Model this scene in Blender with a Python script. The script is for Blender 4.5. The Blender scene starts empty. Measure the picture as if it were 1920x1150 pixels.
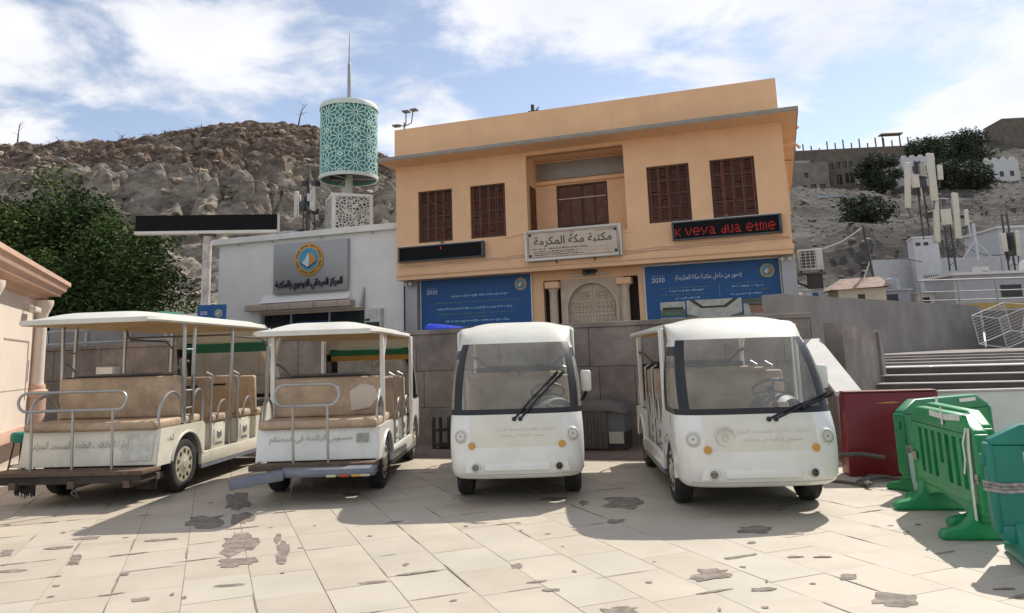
import bpy, bmesh, math, random
from mathutils import Vector, Matrix, noise
R = math.radians
random.seed(11)
SC = bpy.context.scene
COL = SC.collection

# ------------------------------------------------------------------ camera
LENS_PX, PITCH, ROLL, EYE = 1440.0, R(10.0), R(1.9), 1.55
cd = bpy.data.cameras.new('camera')
cam = bpy.data.objects.new('camera', cd); COL.objects.link(cam)
cd.sensor_fit = 'HORIZONTAL'; cd.sensor_width = 36.0; cd.lens = 36.0 * LENS_PX / 1920.0
cd.shift_y = -(575.0 - 413.1) / 1920.0
cd.clip_start = 0.1; cd.clip_end = 3000
_f = Vector((0, math.cos(PITCH), math.sin(PITCH))); _u0 = Vector((0, -math.sin(PITCH), math.cos(PITCH))); _r0 = Vector((1, 0, 0))
_r = _r0 * math.cos(ROLL) - _u0 * math.sin(ROLL); _u = _u0 * math.cos(ROLL) + _r0 * math.sin(ROLL)
_m = Matrix((_r, _u, -_f)).transposed().to_4x4(); _m.translation = Vector((0, 0, EYE))
cam.matrix_world = _m
SC.camera = cam

# ------------------------------------------------------------------ sky and sun
SUN = Vector((1.3, 1.5, 2.05)).normalized()
world = bpy.data.worlds.new('World'); SC.world = world; world.use_nodes = True
wn, wl = world.node_tree.nodes, world.node_tree.links
wn.clear()
def W(t, **k):
    n = wn.new(t)
    for a, v in k.items(): setattr(n, a, v)
    return n
out = W('ShaderNodeOutputWorld'); bg = W('ShaderNodeBackground')
sky = W('ShaderNodeTexSky', sky_type='NISHITA', sun_disc=False)
sky.sun_elevation = math.asin(SUN.z); sky.sun_rotation = math.atan2(SUN.x, SUN.y)
sky.altitude = 300; sky.air_density = 0.9; sky.dust_density = 0.35; sky.ozone_density = 1.6
tc = W('ShaderNodeTexCoord'); sep = W('ShaderNodeSeparateXYZ'); wl.new(tc.outputs['Generated'], sep.inputs[0])
def wmath(op, a, b):
    n = W('ShaderNodeMath', operation=op)
    for i, v in enumerate((a, b)):
        if isinstance(v, (int, float)): n.inputs[i].default_value = v
        else: wl.new(v, n.inputs[i])
    return n.outputs[0]
zz = wmath('ADD', wmath('MAXIMUM', sep.outputs[2], 0.0), 0.16)
cb = W('ShaderNodeCombineXYZ')
wl.new(wmath('DIVIDE', sep.outputs[0], zz), cb.inputs[0]); wl.new(wmath('DIVIDE', sep.outputs[1], zz), cb.inputs[1])
cb.inputs[2].default_value = 7.7
n1 = W('ShaderNodeTexNoise'); n1.inputs['Scale'].default_value = 2.5; n1.inputs['Detail'].default_value = 12; n1.inputs['Roughness'].default_value = 0.56; n1.inputs['Distortion'].default_value = 0.25
wl.new(cb.outputs[0], n1.inputs['Vector'])
cr = W('ShaderNodeValToRGB'); cr.color_ramp.elements[0].position = 0.42; cr.color_ramp.elements[1].position = 0.60
cr.color_ramp.interpolation = 'EASE'
wl.new(n1.outputs['Fac'], cr.inputs[0])
n2 = W('ShaderNodeTexNoise'); n2.inputs['Scale'].default_value = 3.2; n2.inputs['Detail'].default_value = 6
wl.new(cb.outputs[0], n2.inputs['Vector'])
cl = W('ShaderNodeMix', data_type='RGBA'); cl.inputs[6].default_value = (2.7, 2.8, 3.1, 1); cl.inputs[7].default_value = (4.4, 4.35, 4.3, 1)
wl.new(n2.outputs['Fac'], cl.inputs[0])
mx = W('ShaderNodeMix', data_type='RGBA'); wl.new(wmath('MULTIPLY', cr.outputs[0], 0.92), mx.inputs[0])
hs_ = W('ShaderNodeHueSaturation'); hs_.inputs['Saturation'].default_value = 0.74; hs_.inputs['Value'].default_value = 0.56; wl.new(sky.outputs[0], hs_.inputs['Color']); wl.new(hs_.outputs[0], mx.inputs[6]); wl.new(cl.outputs[2], mx.inputs[7])
wl.new(mx.outputs[2], bg.inputs['Color']); bg.inputs['Strength'].default_value = 0.15
wl.new(bg.outputs[0], out.inputs[0])
sd = bpy.data.lights.new('sun', 'SUN'); sd.energy = 2.6; sd.angle = R(0.53); sd.color = (1.0, 0.94, 0.85)
sun = bpy.data.objects.new('sun', sd); COL.objects.link(sun)
sun.rotation_euler = SUN.to_track_quat('Z', 'Y').to_euler(); sun.location = SUN * 60
SC.view_settings.view_transform = 'Standard'; SC.view_settings.look = 'None'
SC.view_settings.exposure = 0.9; SC.view_settings.gamma = 1.0; SC.view_settings.use_curve_mapping = False

# ------------------------------------------------------------------ materials
def mat(name, col, rough=0.6, metal=0.0, var=0.12, scale=3.0, bump=0.0, bscale=30.0, dirt=None, dscale=1.2, damt=0.5, spec=0.5, emit=None, estr=0.0, alpha=1.0, coat=0.0, streak=None, samt=0.4):
    m = bpy.data.materials.new(name); m.use_nodes = True
    nt = m.node_tree; N = nt.nodes; L = nt.links
    b = N['Principled BSDF']; b.inputs['Roughness'].default_value = rough; b.inputs['Metallic'].default_value = metal
    b.inputs['Specular IOR Level'].default_value = spec; b.inputs['Coat Weight'].default_value = coat
    c = (col[0], col[1], col[2], 1)
    g = N.new('ShaderNodeNewGeometry')
    last = None
    if var > 0:
        n = N.new('ShaderNodeTexNoise'); n.inputs['Scale'].default_value = scale; n.inputs['Detail'].default_value = 6; n.inputs['Roughness'].default_value = 0.62
        L.new(g.outputs['Position'], n.inputs['Vector'])
        r = N.new('ShaderNodeMapRange'); r.inputs[1].default_value = 0.3; r.inputs[2].default_value = 0.7; r.inputs[3].default_value = 1 - var; r.inputs[4].default_value = 1 + var
        L.new(n.outputs['Fac'], r.inputs[0])
        mm = N.new('ShaderNodeMix'); mm.data_type = 'RGBA'; mm.blend_type = 'MULTIPLY'; mm.inputs[0].default_value = 1; mm.inputs[6].default_value = c
        L.new(r.outputs[0], mm.inputs[7]); last = mm.outputs[2]
    if dirt:
        n = N.new('ShaderNodeTexNoise'); n.inputs['Scale'].default_value = dscale; n.inputs['Detail'].default_value = 8; n.inputs['Roughness'].default_value = 0.68
        L.new(g.outputs['Position'], n.inputs['Vector'])
        r = N.new('ShaderNodeMapRange'); r.inputs[1].default_value = 0.45; r.inputs[2].default_value = 0.72; r.inputs[3].default_value = 0; r.inputs[4].default_value = damt
        L.new(n.outputs['Fac'], r.inputs[0])
        mm = N.new('ShaderNodeMix'); mm.data_type = 'RGBA'; L.new(r.outputs[0], mm.inputs[0])
        if last: L.new(last, mm.inputs[6])
        else: mm.inputs[6].default_value = c
        mm.inputs[7].default_value = (dirt[0], dirt[1], dirt[2], 1); last = mm.outputs[2]
    if streak:                                               # run-off streaks and grime drawn down by rain
        mp = N.new('ShaderNodeMapping'); mp.inputs['Scale'].default_value = (2.6, 2.6, 0.30); L.new(g.outputs['Position'], mp.inputs[0])
        n = N.new('ShaderNodeTexNoise'); n.inputs['Scale'].default_value = 1.6; n.inputs['Detail'].default_value = 7; n.inputs['Roughness'].default_value = 0.7; L.new(mp.outputs[0], n.inputs['Vector'])
        r = N.new('ShaderNodeMapRange'); r.inputs[1].default_value = 0.55; r.inputs[2].default_value = 0.80; r.inputs[3].default_value = 0; r.inputs[4].default_value = samt
        L.new(n.outputs['Fac'], r.inputs[0])
        mm = N.new('ShaderNodeMix'); mm.data_type = 'RGBA'; L.new(r.outputs[0], mm.inputs[0])
        if last: L.new(last, mm.inputs[6])
        else: mm.inputs[6].default_value = c
        mm.inputs[7].default_value = (*streak, 1); last = mm.outputs[2]
    if last: L.new(last, b.inputs['Base Color'])
    else: b.inputs['Base Color'].default_value = c
    if bump > 0:
        n = N.new('ShaderNodeTexNoise'); n.inputs['Scale'].default_value = bscale; n.inputs['Detail'].default_value = 5
        L.new(g.outputs['Position'], n.inputs['Vector'])
        bp = N.new('ShaderNodeBump'); bp.inputs['Strength'].default_value = bump; bp.inputs['Distance'].default_value = 0.02
        L.new(n.outputs['Fac'], bp.inputs['Height']); L.new(bp.outputs[0], b.inputs['Normal'])
    if emit:
        b.inputs['Emission Color'].default_value = (*emit, 1); b.inputs['Emission Strength'].default_value = estr
    return m
def glass_mat(name, tint, alpha=0.25, rough=0.04, damt=0.3):
    # clear pane with a real reflection, and a film of dust over it
    m = bpy.data.materials.new(name); m.use_nodes = True
    nt = m.node_tree; N = nt.nodes; L = nt.links; N.clear()
    o = N.new('ShaderNodeOutputMaterial'); tr = N.new('ShaderNodeBsdfTransparent'); tr.inputs[0].default_value = (0.90, 0.92, 0.90, 1)
    gl = N.new('ShaderNodeBsdfGlossy'); gl.inputs['Roughness'].default_value = rough; fr = N.new('ShaderNodeFresnel'); fr.inputs[0].default_value = 1.5
    m1 = N.new('ShaderNodeMixShader'); L.new(fr.outputs[0], m1.inputs[0]); L.new(tr.outputs[0], m1.inputs[1]); L.new(gl.outputs[0], m1.inputs[2])
    df = N.new('ShaderNodeBsdfDiffuse'); df.inputs[0].default_value = (*tint, 1)
    g = N.new('ShaderNodeNewGeometry'); n = N.new('ShaderNodeTexNoise'); n.inputs['Scale'].default_value = 2.2; n.inputs['Detail'].default_value = 9; n.inputs['Roughness'].default_value = 0.7
    L.new(g.outputs['Position'], n.inputs['Vector'])
    r = N.new('ShaderNodeMapRange'); r.inputs[1].default_value = 0.3; r.inputs[2].default_value = 0.75; r.inputs[3].default_value = alpha * 0.6; r.inputs[4].default_value = alpha + damt
    L.new(n.outputs['Fac'], r.inputs[0])
    m2 = N.new('ShaderNodeMixShader'); L.new(r.outputs[0], m2.inputs[0]); L.new(m1.outputs[0], m2.inputs[1]); L.new(df.outputs[0], m2.inputs[2]); L.new(m2.outputs[0], o.inputs[0])
    return m
M = {}
def mk(k, *a, **kw): M[k] = mat(k, *a, **kw)
mk('cart_white', (0.82, 0.815, 0.76), 0.30, coat=0.25, streak=(0.60, 0.55, 0.44), var=0.06, scale=2.5, dirt=(0.62, 0.57, 0.45), dscale=2.2, damt=0.4)
mk('cart_cream', (0.76, 0.72, 0.60), 0.36, coat=0.2, streak=(0.52, 0.46, 0.34), var=0.08, dirt=(0.45, 0.40, 0.30), dscale=2.0, damt=0.45)
mk('cart_faded', (0.74, 0.705, 0.60), 0.5, var=0.07, scale=4, dirt=(0.66, 0.62, 0.52), dscale=3, damt=0.5)
mk('roof_white', (0.70, 0.685, 0.61), 0.38, var=0.05, dirt=(0.54, 0.49, 0.38), dscale=1.6, damt=0.55)
mk('roof_lining', (0.58, 0.43, 0.24), 0.8, var=0.15, dirt=(0.30, 0.2, 0.1), damt=0.35)
mk('tan_leather', (0.50, 0.37, 0.25), 0.6, var=0.18, scale=4, dirt=(0.20, 0.135, 0.09), dscale=3.2, damt=0.65, bump=0.15, bscale=60)
mk('grey_plastic', (0.16, 0.17, 0.19), 0.55, var=0.15)
mk('bumper_grey', (0.17, 0.185, 0.225), 0.5, var=0.15, dirt=(0.36, 0.31, 0.25), damt=0.5)
mk('black_trim', (0.012, 0.012, 0.013), 0.35, var=0.1)
mk('black_rubber', (0.022, 0.021, 0.020), 0.85, var=0.3, dirt=(0.12, 0.10, 0.08), dscale=5, damt=0.55)
mk('dark_metal', (0.035, 0.030, 0.027), 0.7, var=0.3, dirt=(0.10, 0.065, 0.04), damt=0.6)
mk('rusty_wood', (0.14, 0.09, 0.06), 0.85, var=0.35, scale=9, dirt=(0.05, 0.04, 0.03), dscale=6, damt=0.7)
mk('steel_tube', (0.42, 0.42, 0.41), 0.38, 0.75, var=0.12)
mk('steel_dark', (0.20, 0.19, 0.18), 0.45, 0.6, var=0.2)
mk('hubcap', (0.58, 0.53, 0.41), 0.4, 0.25, var=0.1, dirt=(0.25, 0.19, 0.12), dscale=9, damt=0.5)
mk('lamp_glass', (0.16, 0.16, 0.145), 0.14, 0.8, var=0.3, scale=40)
mk('lamp_dark', (0.02, 0.02, 0.02), 0.3)
mk('amber', (0.62, 0.32, 0.06), 0.3, var=0.08)
mk('red_lamp', (0.45, 0.05, 0.02), 0.3)
mk('faded_print', (0.36, 0.35, 0.29), 0.7, var=0.3, scale=12)
mk('faded_pale', (0.62, 0.60, 0.52), 0.6, var=0.2, scale=12)
mk('film_green', (0.01, 0.16, 0.085), 0.4, var=0.1)
mk('film_orange', (0.50, 0.27, 0.06), 0.5, var=0.15)
M['windscreen'] = glass_mat('windscreen', (0.50, 0.48, 0.42), 0.22, 0.03, 0.20)
M['side_glass'] = glass_mat('side_glass', (0.46, 0.45, 0.38), 0.25, 0.03, 0.25)
mk('ochre_plaster', (0.82, 0.51, 0.29), 0.85, streak=(0.60, 0.37, 0.22), var=0.06, scale=1.2, bump=0.2, bscale=45, dirt=(0.70, 0.42, 0.235), dscale=0.7, damt=0.4)
mk('slab_grey', (0.30, 0.27, 0.23), 0.85, var=0.15)
mk('shutter_wood', (0.075, 0.026, 0.015), 0.55, var=0.35, scale=7, dirt=(0.10, 0.045, 0.026), dscale=3, damt=0.6)
mk('shutter_panel', (0.125, 0.050, 0.030), 0.65, var=0.4, scale=5, dirt=(0.11, 0.07, 0.052), dscale=2.5, damt=0.6)
mk('shutter_red', (0.17, 0.045, 0.022), 0.6, var=0.35, scale=6)
mk('frosted_panel', (0.25, 0.225, 0.19), 0.35, var=0.12, scale=1.5)
mk('stone_beige', (0.56, 0.435, 0.315), 0.8, var=0.12, bump=0.2, bscale=40)
mk('door_carved', (0.44, 0.34, 0.24), 0.75, var=0.2, scale=14, bump=0.6, bscale=26)
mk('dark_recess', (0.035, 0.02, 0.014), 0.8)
mk('banner_blue', (0.004, 0.075, 0.24), 0.5, var=0.08)
mk('banner_blue_dark', (0.003, 0.035, 0.13), 0.5, var=0.08)
mk('print_white', (0.62, 0.66, 0.72), 0.6, var=0.1)
mk('print_pale', (0.22, 0.36, 0.50), 0.6, var=0.2, scale=20)
mk('print_olive', (0.10, 0.18, 0.12), 0.6, var=0.3, scale=20)
mk('print_gold', (0.40, 0.33, 0.15), 0.55, var=0.15)
mk('frame_white', (0.66, 0.63, 0.57), 0.5, var=0.08)
mk('led_black', (0.008, 0.008, 0.009), 0.6, var=0.3, scale=60, spec=0.12)
mk('led_frame', (0.06, 0.065, 0.07), 0.4, 0.3)
mk('led_red', (0.3, 0.01, 0.008), 0.5, var=0, emit=(1.0, 0.03, 0.02), estr=0.22)
mk('sign_face', (0.58, 0.46, 0.36), 0.6, var=0.12, scale=2.5)
mk('sign_green', (0.006, 0.045, 0.025), 0.6)
mk('sign_brown', (0.10, 0.055, 0.035), 0.7, var=0.2)
mk('annex_white', (0.80, 0.775, 0.735), 0.75, streak=(0.64, 0.60, 0.54), samt=0.35, var=0.05, scale=0.9, dirt=(0.66, 0.62, 0.56), dscale=0.6, damt=0.35, bump=0.05)
mk('coping_white', (0.80, 0.77, 0.72), 0.7, var=0.07, dirt=(0.45, 0.40, 0.34), dscale=1.5, damt=0.4)
mk('alu_grey', (0.36, 0.35, 0.34), 0.45, 0.35, var=0.05)
mk('emblem_gold', (0.56, 0.29, 0.055), 0.5, var=0.12)
mk('emblem_blue', (0.07, 0.30, 0.47), 0.5, var=0.15)
mk('emblem_orange', (0.55, 0.26, 0.09), 0.5)
mk('letter_navy', (0.012, 0.014, 0.035), 0.4)
mk('stone_pink', (0.47, 0.365, 0.30), 0.8, var=0.12, bump=0.15)
mk('dark_glass', (0.022, 0.026, 0.032), 0.12, var=0.3, scale=1.5)
mk('teal_light', (0.50, 0.74, 0.67), 0.55, var=0.06)
mk('teal_deep', (0.11, 0.31, 0.30), 0.6, var=0.2)
mk('teal_rim', (0.62, 0.68, 0.61), 0.55, var=0.06)
mk('mast_steel', (0.33, 0.34, 0.33), 0.45, 0.5, var=0.1)
mk('ac_white', (0.58, 0.56, 0.51), 0.55, var=0.08, dirt=(0.35, 0.3, 0.24), damt=0.4)
mk('ac_grille', (0.06, 0.06, 0.06), 0.6)
mk('antenna_cream', (0.56, 0.53, 0.44), 0.5, var=0.08)
mk('antenna_dark', (0.05, 0.05, 0.05), 0.6, var=0.3)
mk('granite', (0.225, 0.192, 0.168), 0.8, streak=(0.10, 0.08, 0.07), var=0.32, scale=2.6, bump=0.25, bscale=50, dirt=(0.12, 0.098, 0.084), dscale=0.9, damt=0.7)
mk('granite_b', (0.235, 0.198, 0.172), 0.8, streak=(0.10, 0.08, 0.07), var=0.32, scale=2.6, bump=0.25, bscale=50, dirt=(0.13, 0.105, 0.09), dscale=0.9, damt=0.7)
mk('granite_c', (0.215, 0.186, 0.165), 0.8, streak=(0.10, 0.08, 0.07), var=0.32, scale=2.6, bump=0.25, bscale=50, dirt=(0.11, 0.092, 0.08), dscale=0.9, damt=0.7)
mk('mortar', (0.10, 0.09, 0.08), 0.9, var=0.2)
mk('concrete_grey', (0.27, 0.245, 0.222), 0.85, streak=(0.15, 0.135, 0.12), var=0.2, scale=1.3, dirt=(0.17, 0.15, 0.137), dscale=0.5, damt=0.6, bump=0.1)
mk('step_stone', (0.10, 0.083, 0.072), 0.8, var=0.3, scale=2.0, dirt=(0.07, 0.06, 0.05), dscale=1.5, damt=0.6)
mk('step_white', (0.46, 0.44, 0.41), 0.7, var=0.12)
mk('paving', (0.50, 0.44, 0.35), 0.6, var=0.13, scale=0.8, dirt=(0.41, 0.335, 0.25), dscale=0.9, damt=0.55)
mk('paving_b', (0.49, 0.43, 0.342), 0.6, var=0.13, scale=0.9, dirt=(0.40, 0.325, 0.245), dscale=1.1, damt=0.6)
mk('paving_c', (0.505, 0.45, 0.365), 0.56, var=0.12, scale=0.7, dirt=(0.42, 0.355, 0.275), dscale=0.8, damt=0.5)
mk('paving_bed', (0.35, 0.30, 0.24), 0.9, var=0.3, scale=6)
mk('patch_mortar', (0.19, 0.155, 0.13), 0.9, var=0.3, scale=9, bump=0.3, dirt=(0.42, 0.36, 0.285), dscale=11, damt=0.8)
mk('brick_paver', (0.26, 0.16, 0.12), 0.85, var=0.25, scale=8)
mk('earth', (0.27, 0.225, 0.18), 0.95, var=0.25, scale=0.4)
mk('kiosk_cream', (0.70, 0.60, 0.50), 0.75, var=0.05, scale=1.2, dirt=(0.58, 0.46, 0.36), dscale=0.8, damt=0.35)
mk('kiosk_pink', (0.56, 0.365, 0.27), 0.75, var=0.08)
mk('kiosk_line', (0.40, 0.31, 0.25), 0.8)
mk('plinth_brown', (0.10, 0.062, 0.045), 0.85, var=0.4, scale=14)
mk('green_plastic', (0.006, 0.25, 0.075), 0.4, var=0.15, scale=5, dirt=(0.10, 0.27, 0.17), dscale=3.5, damt=0.6)
mk('green_plastic_b', (0.008, 0.20, 0.07), 0.4, var=0.12, scale=5, dirt=(0.04, 0.18, 0.10), dscale=2.5, damt=0.5)
mk('teal_plastic', (0.008, 0.19, 0.135), 0.38, var=0.12, scale=5, dirt=(0.03, 0.23, 0.17), damt=0.5)
mk('red_panel', (0.19, 0.008, 0.014), 0.35, var=0.15, scale=3, dirt=(0.14, 0.02, 0.02), damt=0.5)
mk('white_panel', (0.60, 0.63, 0.58), 0.5, var=0.06, dirt=(0.45, 0.44, 0.38), damt=0.35)
mk('tape_white', (0.68, 0.67, 0.62), 0.6, var=0.15, scale=15)
mk('tape_grey', (0.30, 0.28, 0.26), 0.55, var=0.45, scale=25)
mk('hose_grey', (0.13, 0.11, 0.10), 0.7, var=0.3)
mk('teal_seat', (0.006, 0.19, 0.16), 0.5, var=0.1)
mk('blue_sheet', (0.004, 0.03, 0.52), 0.4, var=0.15)
mk('zinc_grey', (0.17, 0.165, 0.16), 0.5, 0.3, var=0.12)
mk('bark', (0.07, 0.05, 0.035), 0.9, var=0.3)
mk('twig', (0.17, 0.125, 0.09), 0.9, var=0.2)
mk('leaf_dark', (0.018, 0.034, 0.010), 0.85, spec=0.15, var=0.45, scale=1.6)
mk('leaf_mid', (0.055, 0.090, 0.024), 0.85, spec=0.15, var=0.45, scale=1.6)
mk('leaf_light', (0.105, 0.135, 0.04), 0.85, spec=0.15, var=0.4, scale=1.6)
mk('leaf_far', (0.036, 0.048, 0.026), 0.8, var=0.4, scale=0.5)
mk('leaf_far_b', (0.055, 0.066, 0.038), 0.8, var=0.4, scale=0.5)
mk('brush_dry', (0.21, 0.135, 0.09), 0.9, var=0.35, scale=0.6)
mk('rock_loose', (0.38, 0.30, 0.23), 0.9, var=0.45, scale=0.5)
mk('rock_grey', (0.20, 0.18, 0.16), 0.9, var=0.4, scale=0.5)
mk('stone_house', (0.15, 0.12, 0.095), 0.9, var=0.25, scale=0.8)
mk('stone_house_b', (0.23, 0.20, 0.165), 0.9, var=0.25, scale=0.8)
mk('house_white', (0.62, 0.61, 0.59), 0.8, var=0.06)
mk('shed_white', (0.50, 0.51, 0.52), 0.7, var=0.08)
mk('shed_grey', (0.36, 0.38, 0.41), 0.7, var=0.12)
mk('hut_cream', (0.55, 0.51, 0.42), 0.8, var=0.1)
mk('roof_tile_old', (0.30, 0.21, 0.16), 0.85, var=0.3, scale=3)
mk('window_dark', (0.018, 0.017, 0.017), 0.3)
mk('yellow_stripe', (0.42, 0.28, 0.08), 0.6)

# ------------------------------------------------------------------ mesh helpers
class MB:
    def __init__(s): s.v = []; s.f = []
    def add(s, vs, fs):
        o = len(s.v); s.v += [tuple(p) for p in vs]; s.f += [tuple(i + o for i in f) for f in fs]; return s
    def box(s, x0, x1, y0, y1, z0, z1, mtx=None):
        vs = [(x, y, z) for x in (x0, x1) for y in (y0, y1) for z in (z0, z1)]
        if mtx: vs = [mtx @ Vector(p) for p in vs]
        return s.add(vs, [(0, 1, 3, 2), (4, 6, 7, 5), (0, 4, 5, 1), (2, 3, 7, 6), (0, 2, 6, 4), (1, 5, 7, 3)])
    def tube(s, pts, r, n=8, closed=False, caps=True):
        pts = [Vector(p) for p in pts]; k = len(pts); rs = r if isinstance(r, (list, tuple)) else [r] * k
        vs = []; ref = None
        for i, p in enumerate(pts):
            if closed: d = pts[(i + 1) % k] - pts[i - 1]
            else: d = pts[min(i + 1, k - 1)] - pts[max(i - 1, 0)]
            d.normalize()
            if ref is None: ref = Vector((0, 0, 1)) if abs(d.z) < 0.9 else Vector((1, 0, 0))
            a = d.cross(ref).normalized(); b = a.cross(d).normalized(); ref = b
            vs += [p + (a * math.cos(2 * math.pi * j / n) + b * math.sin(2 * math.pi * j / n)) * rs[i] for j in range(n)]
        fs = []
        for i in range(k if closed else k - 1):
            i2 = (i + 1) % k
            for j in range(n): fs.append((i * n + j, i * n + (j + 1) % n, i2 * n + (j + 1) % n, i2 * n + j))
        if caps and not closed: fs += [tuple(range(n))[::-1], tuple((k - 1) * n + j for j in range(n))]
        return s.add(vs, fs)
    def lathe(s, prof, mtx=None, n=24, caps=True):          # profile of (radius, height) about z
        vs = []
        for r, h in prof: vs += [Vector((r * math.cos(2 * math.pi * j / n), r * math.sin(2 * math.pi * j / n), h)) for j in range(n)]
        if mtx: vs = [mtx @ p for p in vs]
        k = len(prof); fs = [(i * n + j, i * n + (j + 1) % n, (i + 1) * n + (j + 1) % n, (i + 1) * n + j) for i in range(k - 1) for j in range(n)]
        if caps: fs += [tuple(range(n))[::-1], tuple((k - 1) * n + j for j in range(n))]
        return s.add(vs, fs)
    def prism(s, poly, fn, a, b):                            # polygon (p,q) swept between a and b; fn(p,q,t) -> xyz
        n = len(poly); vs = [fn(p, q, a) for p, q in poly] + [fn(p, q, b) for p, q in poly]
        fs = [tuple(range(n)), tuple(range(2 * n - 1, n - 1, -1))] + [(i, i + n, (i + 1) % n + n, (i + 1) % n) for i in range(n)]
        return s.add(vs, fs)
    def grid(s, fn, nu, nv, closed_u=False):
        vs = [fn(i / (nu - (0 if closed_u else 1)), j / (nv - 1)) for j in range(nv) for i in range(nu)]
        fs = []
        for j in range(nv - 1):
            for i in range(nu if closed_u else nu - 1):
                i2 = (i + 1) % nu; fs.append((j * nu + i, j * nu + i2, (j + 1) * nu + i2, (j + 1) * nu + i))
        return s.add(vs, fs)
    def wall(s, x0, x1, z0, z1, holes, y0, y1):              # upright slab with rectangular openings (x0,x1,z0,z1)
        xs = sorted({x0, x1, *[h[0] for h in holes], *[h[1] for h in holes]}); zs = sorted({z0, z1, *[h[2] for h in holes], *[h[3] for h in holes]})
        def hole(i, j):
            if i < 0 or j < 0 or i >= len(xs) - 1 or j >= len(zs) - 1: return True
            cx, cz = (xs[i] + xs[i + 1]) / 2, (zs[j] + zs[j + 1]) / 2
            return any(h[0] < cx < h[1] and h[2] < cz < h[3] for h in holes)
        for i in range(len(xs) - 1):
            for j in range(len(zs) - 1):
                if hole(i, j): continue
                a, b, c, d = xs[i], xs[i + 1], zs[j], zs[j + 1]
                s.add([(a, y0, c), (b, y0, c), (b, y0, d), (a, y0, d)], [(0, 1, 2, 3)])
                s.add([(a, y1, c), (b, y1, c), (b, y1, d), (a, y1, d)], [(3, 2, 1, 0)])
                if hole(i - 1, j): s.add([(a, y0, c), (a, y0, d), (a, y1, d), (a, y1, c)], [(0, 1, 2, 3)])
                if hole(i + 1, j): s.add([(b, y0, c), (b, y0, d), (b, y1, d), (b, y1, c)], [(3, 2, 1, 0)])
                if hole(i, j - 1): s.add([(a, y0, c), (b, y0, c), (b, y1, c), (a, y1, c)], [(3, 2, 1, 0)])
                if hole(i, j + 1): s.add([(a, y0, d), (b, y0, d), (b, y1, d), (a, y1, d)], [(0, 1, 2, 3)])
        return s
    def mesh(s, name, m, smooth=False, bevel=0.0, seg=2):
        me = bpy.data.meshes.new(name)
        bm = bmesh.new(); vs = [bm.verts.new(p) for p in s.v]
        for f in s.f:
            try: bm.faces.new([vs[i] for i in f])
            except ValueError: pass
        if bevel or smooth: bmesh.ops.remove_doubles(bm, verts=bm.verts, dist=1e-5)
        bmesh.ops.recalc_face_normals(bm, faces=bm.faces)
        if bevel:
            es = [e for e in bm.edges if len(e.link_faces) == 2 and e.calc_face_angle(0) > 0.5]
            bmesh.ops.bevel(bm, geom=es, offset=bevel, segments=seg, profile=0.5, affect='EDGES', clamp_overlap=True)
        bm.to_mesh(me); bm.free()
        me.materials.append(M[m] if isinstance(m, str) else m)
        if smooth or bevel:
            me.shade_smooth(); me.set_sharp_from_angle(angle=R(38))
        return me
    def build(s, name, m, parent=None, smooth=False, bevel=0.0, seg=2, loc=None, rz=0.0):
        o = bpy.data.objects.new(name, s.mesh(name, m, smooth, bevel, seg)); COL.objects.link(o)
        if parent: o.parent = parent
        if loc: o.location = loc
        o.rotation_euler.z = rz
        return o
def thing(name, label, cat, loc=(0, 0, 0), rz=0.0, group=None):
    o = bpy.data.objects.new(name, None); COL.objects.link(o); o.location = loc; o.rotation_euler = (0, 0, rz)
    o.empty_display_size = 0.2
    return tag(o, label, cat, group)
def tag(o, label, cat, group=None):
    o['label'] = label; o['category'] = cat
    if group: o['group'] = group
    return o
def struct(o): o['kind'] = 'structure'; return o
def stuff(o): o['kind'] = 'stuff'; return o
def link_copy(o, parent, loc=None, rz=None):
    c = o.copy(); COL.objects.link(c); c.parent = parent
    if loc is not None: c.location = loc
    if rz is not None: c.rotation_euler.z = rz
    return c
def copy_tree(o, parent=None):
    c = o.copy(); COL.objects.link(c); c.parent = parent
    for ch in list(o.children): copy_tree(ch, c)
    return c
def arc(cx, cy, r, a0, a1, n): return [(cx + r * math.cos(R(a0 + (a1 - a0) * i / n)), cy + r * math.sin(R(a0 + (a1 - a0) * i / n))) for i in range(n + 1)]

# Arabic letters to their joined shapes, in reading order from the left
_AR = {}
def _ar(ch, base, n): _AR[ch] = (base, n)
for ch, base, n in (('ء', 0xFE80, 1), ('آ', 0xFE81, 2), ('أ', 0xFE83, 2), ('ؤ', 0xFE85, 2), ('إ', 0xFE87, 2), ('ئ', 0xFE89, 4), ('ا', 0xFE8D, 2), ('ب', 0xFE8F, 4), ('ة', 0xFE93, 2), ('ت', 0xFE95, 4),
                    ('ث', 0xFE99, 4), ('ج', 0xFE9D, 4), ('ح', 0xFEA1, 4), ('خ', 0xFEA5, 4), ('د', 0xFEA9, 2), ('ذ', 0xFEAB, 2), ('ر', 0xFEAD, 2), ('ز', 0xFEAF, 2), ('س', 0xFEB1, 4), ('ش', 0xFEB5, 4),
                    ('ص', 0xFEB9, 4), ('ض', 0xFEBD, 4), ('ط', 0xFEC1, 4), ('ظ', 0xFEC5, 4), ('ع', 0xFEC9, 4), ('غ', 0xFECD, 4), ('ف', 0xFED1, 4), ('ق', 0xFED5, 4), ('ك', 0xFED9, 4), ('ل', 0xFEDD, 4),
                    ('م', 0xFEE1, 4), ('ن', 0xFEE5, 4), ('ه', 0xFEE9, 4), ('و', 0xFEED, 2), ('ى', 0xFEEF, 2), ('ي', 0xFEF1, 4)): _ar(ch, base, n)
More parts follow.
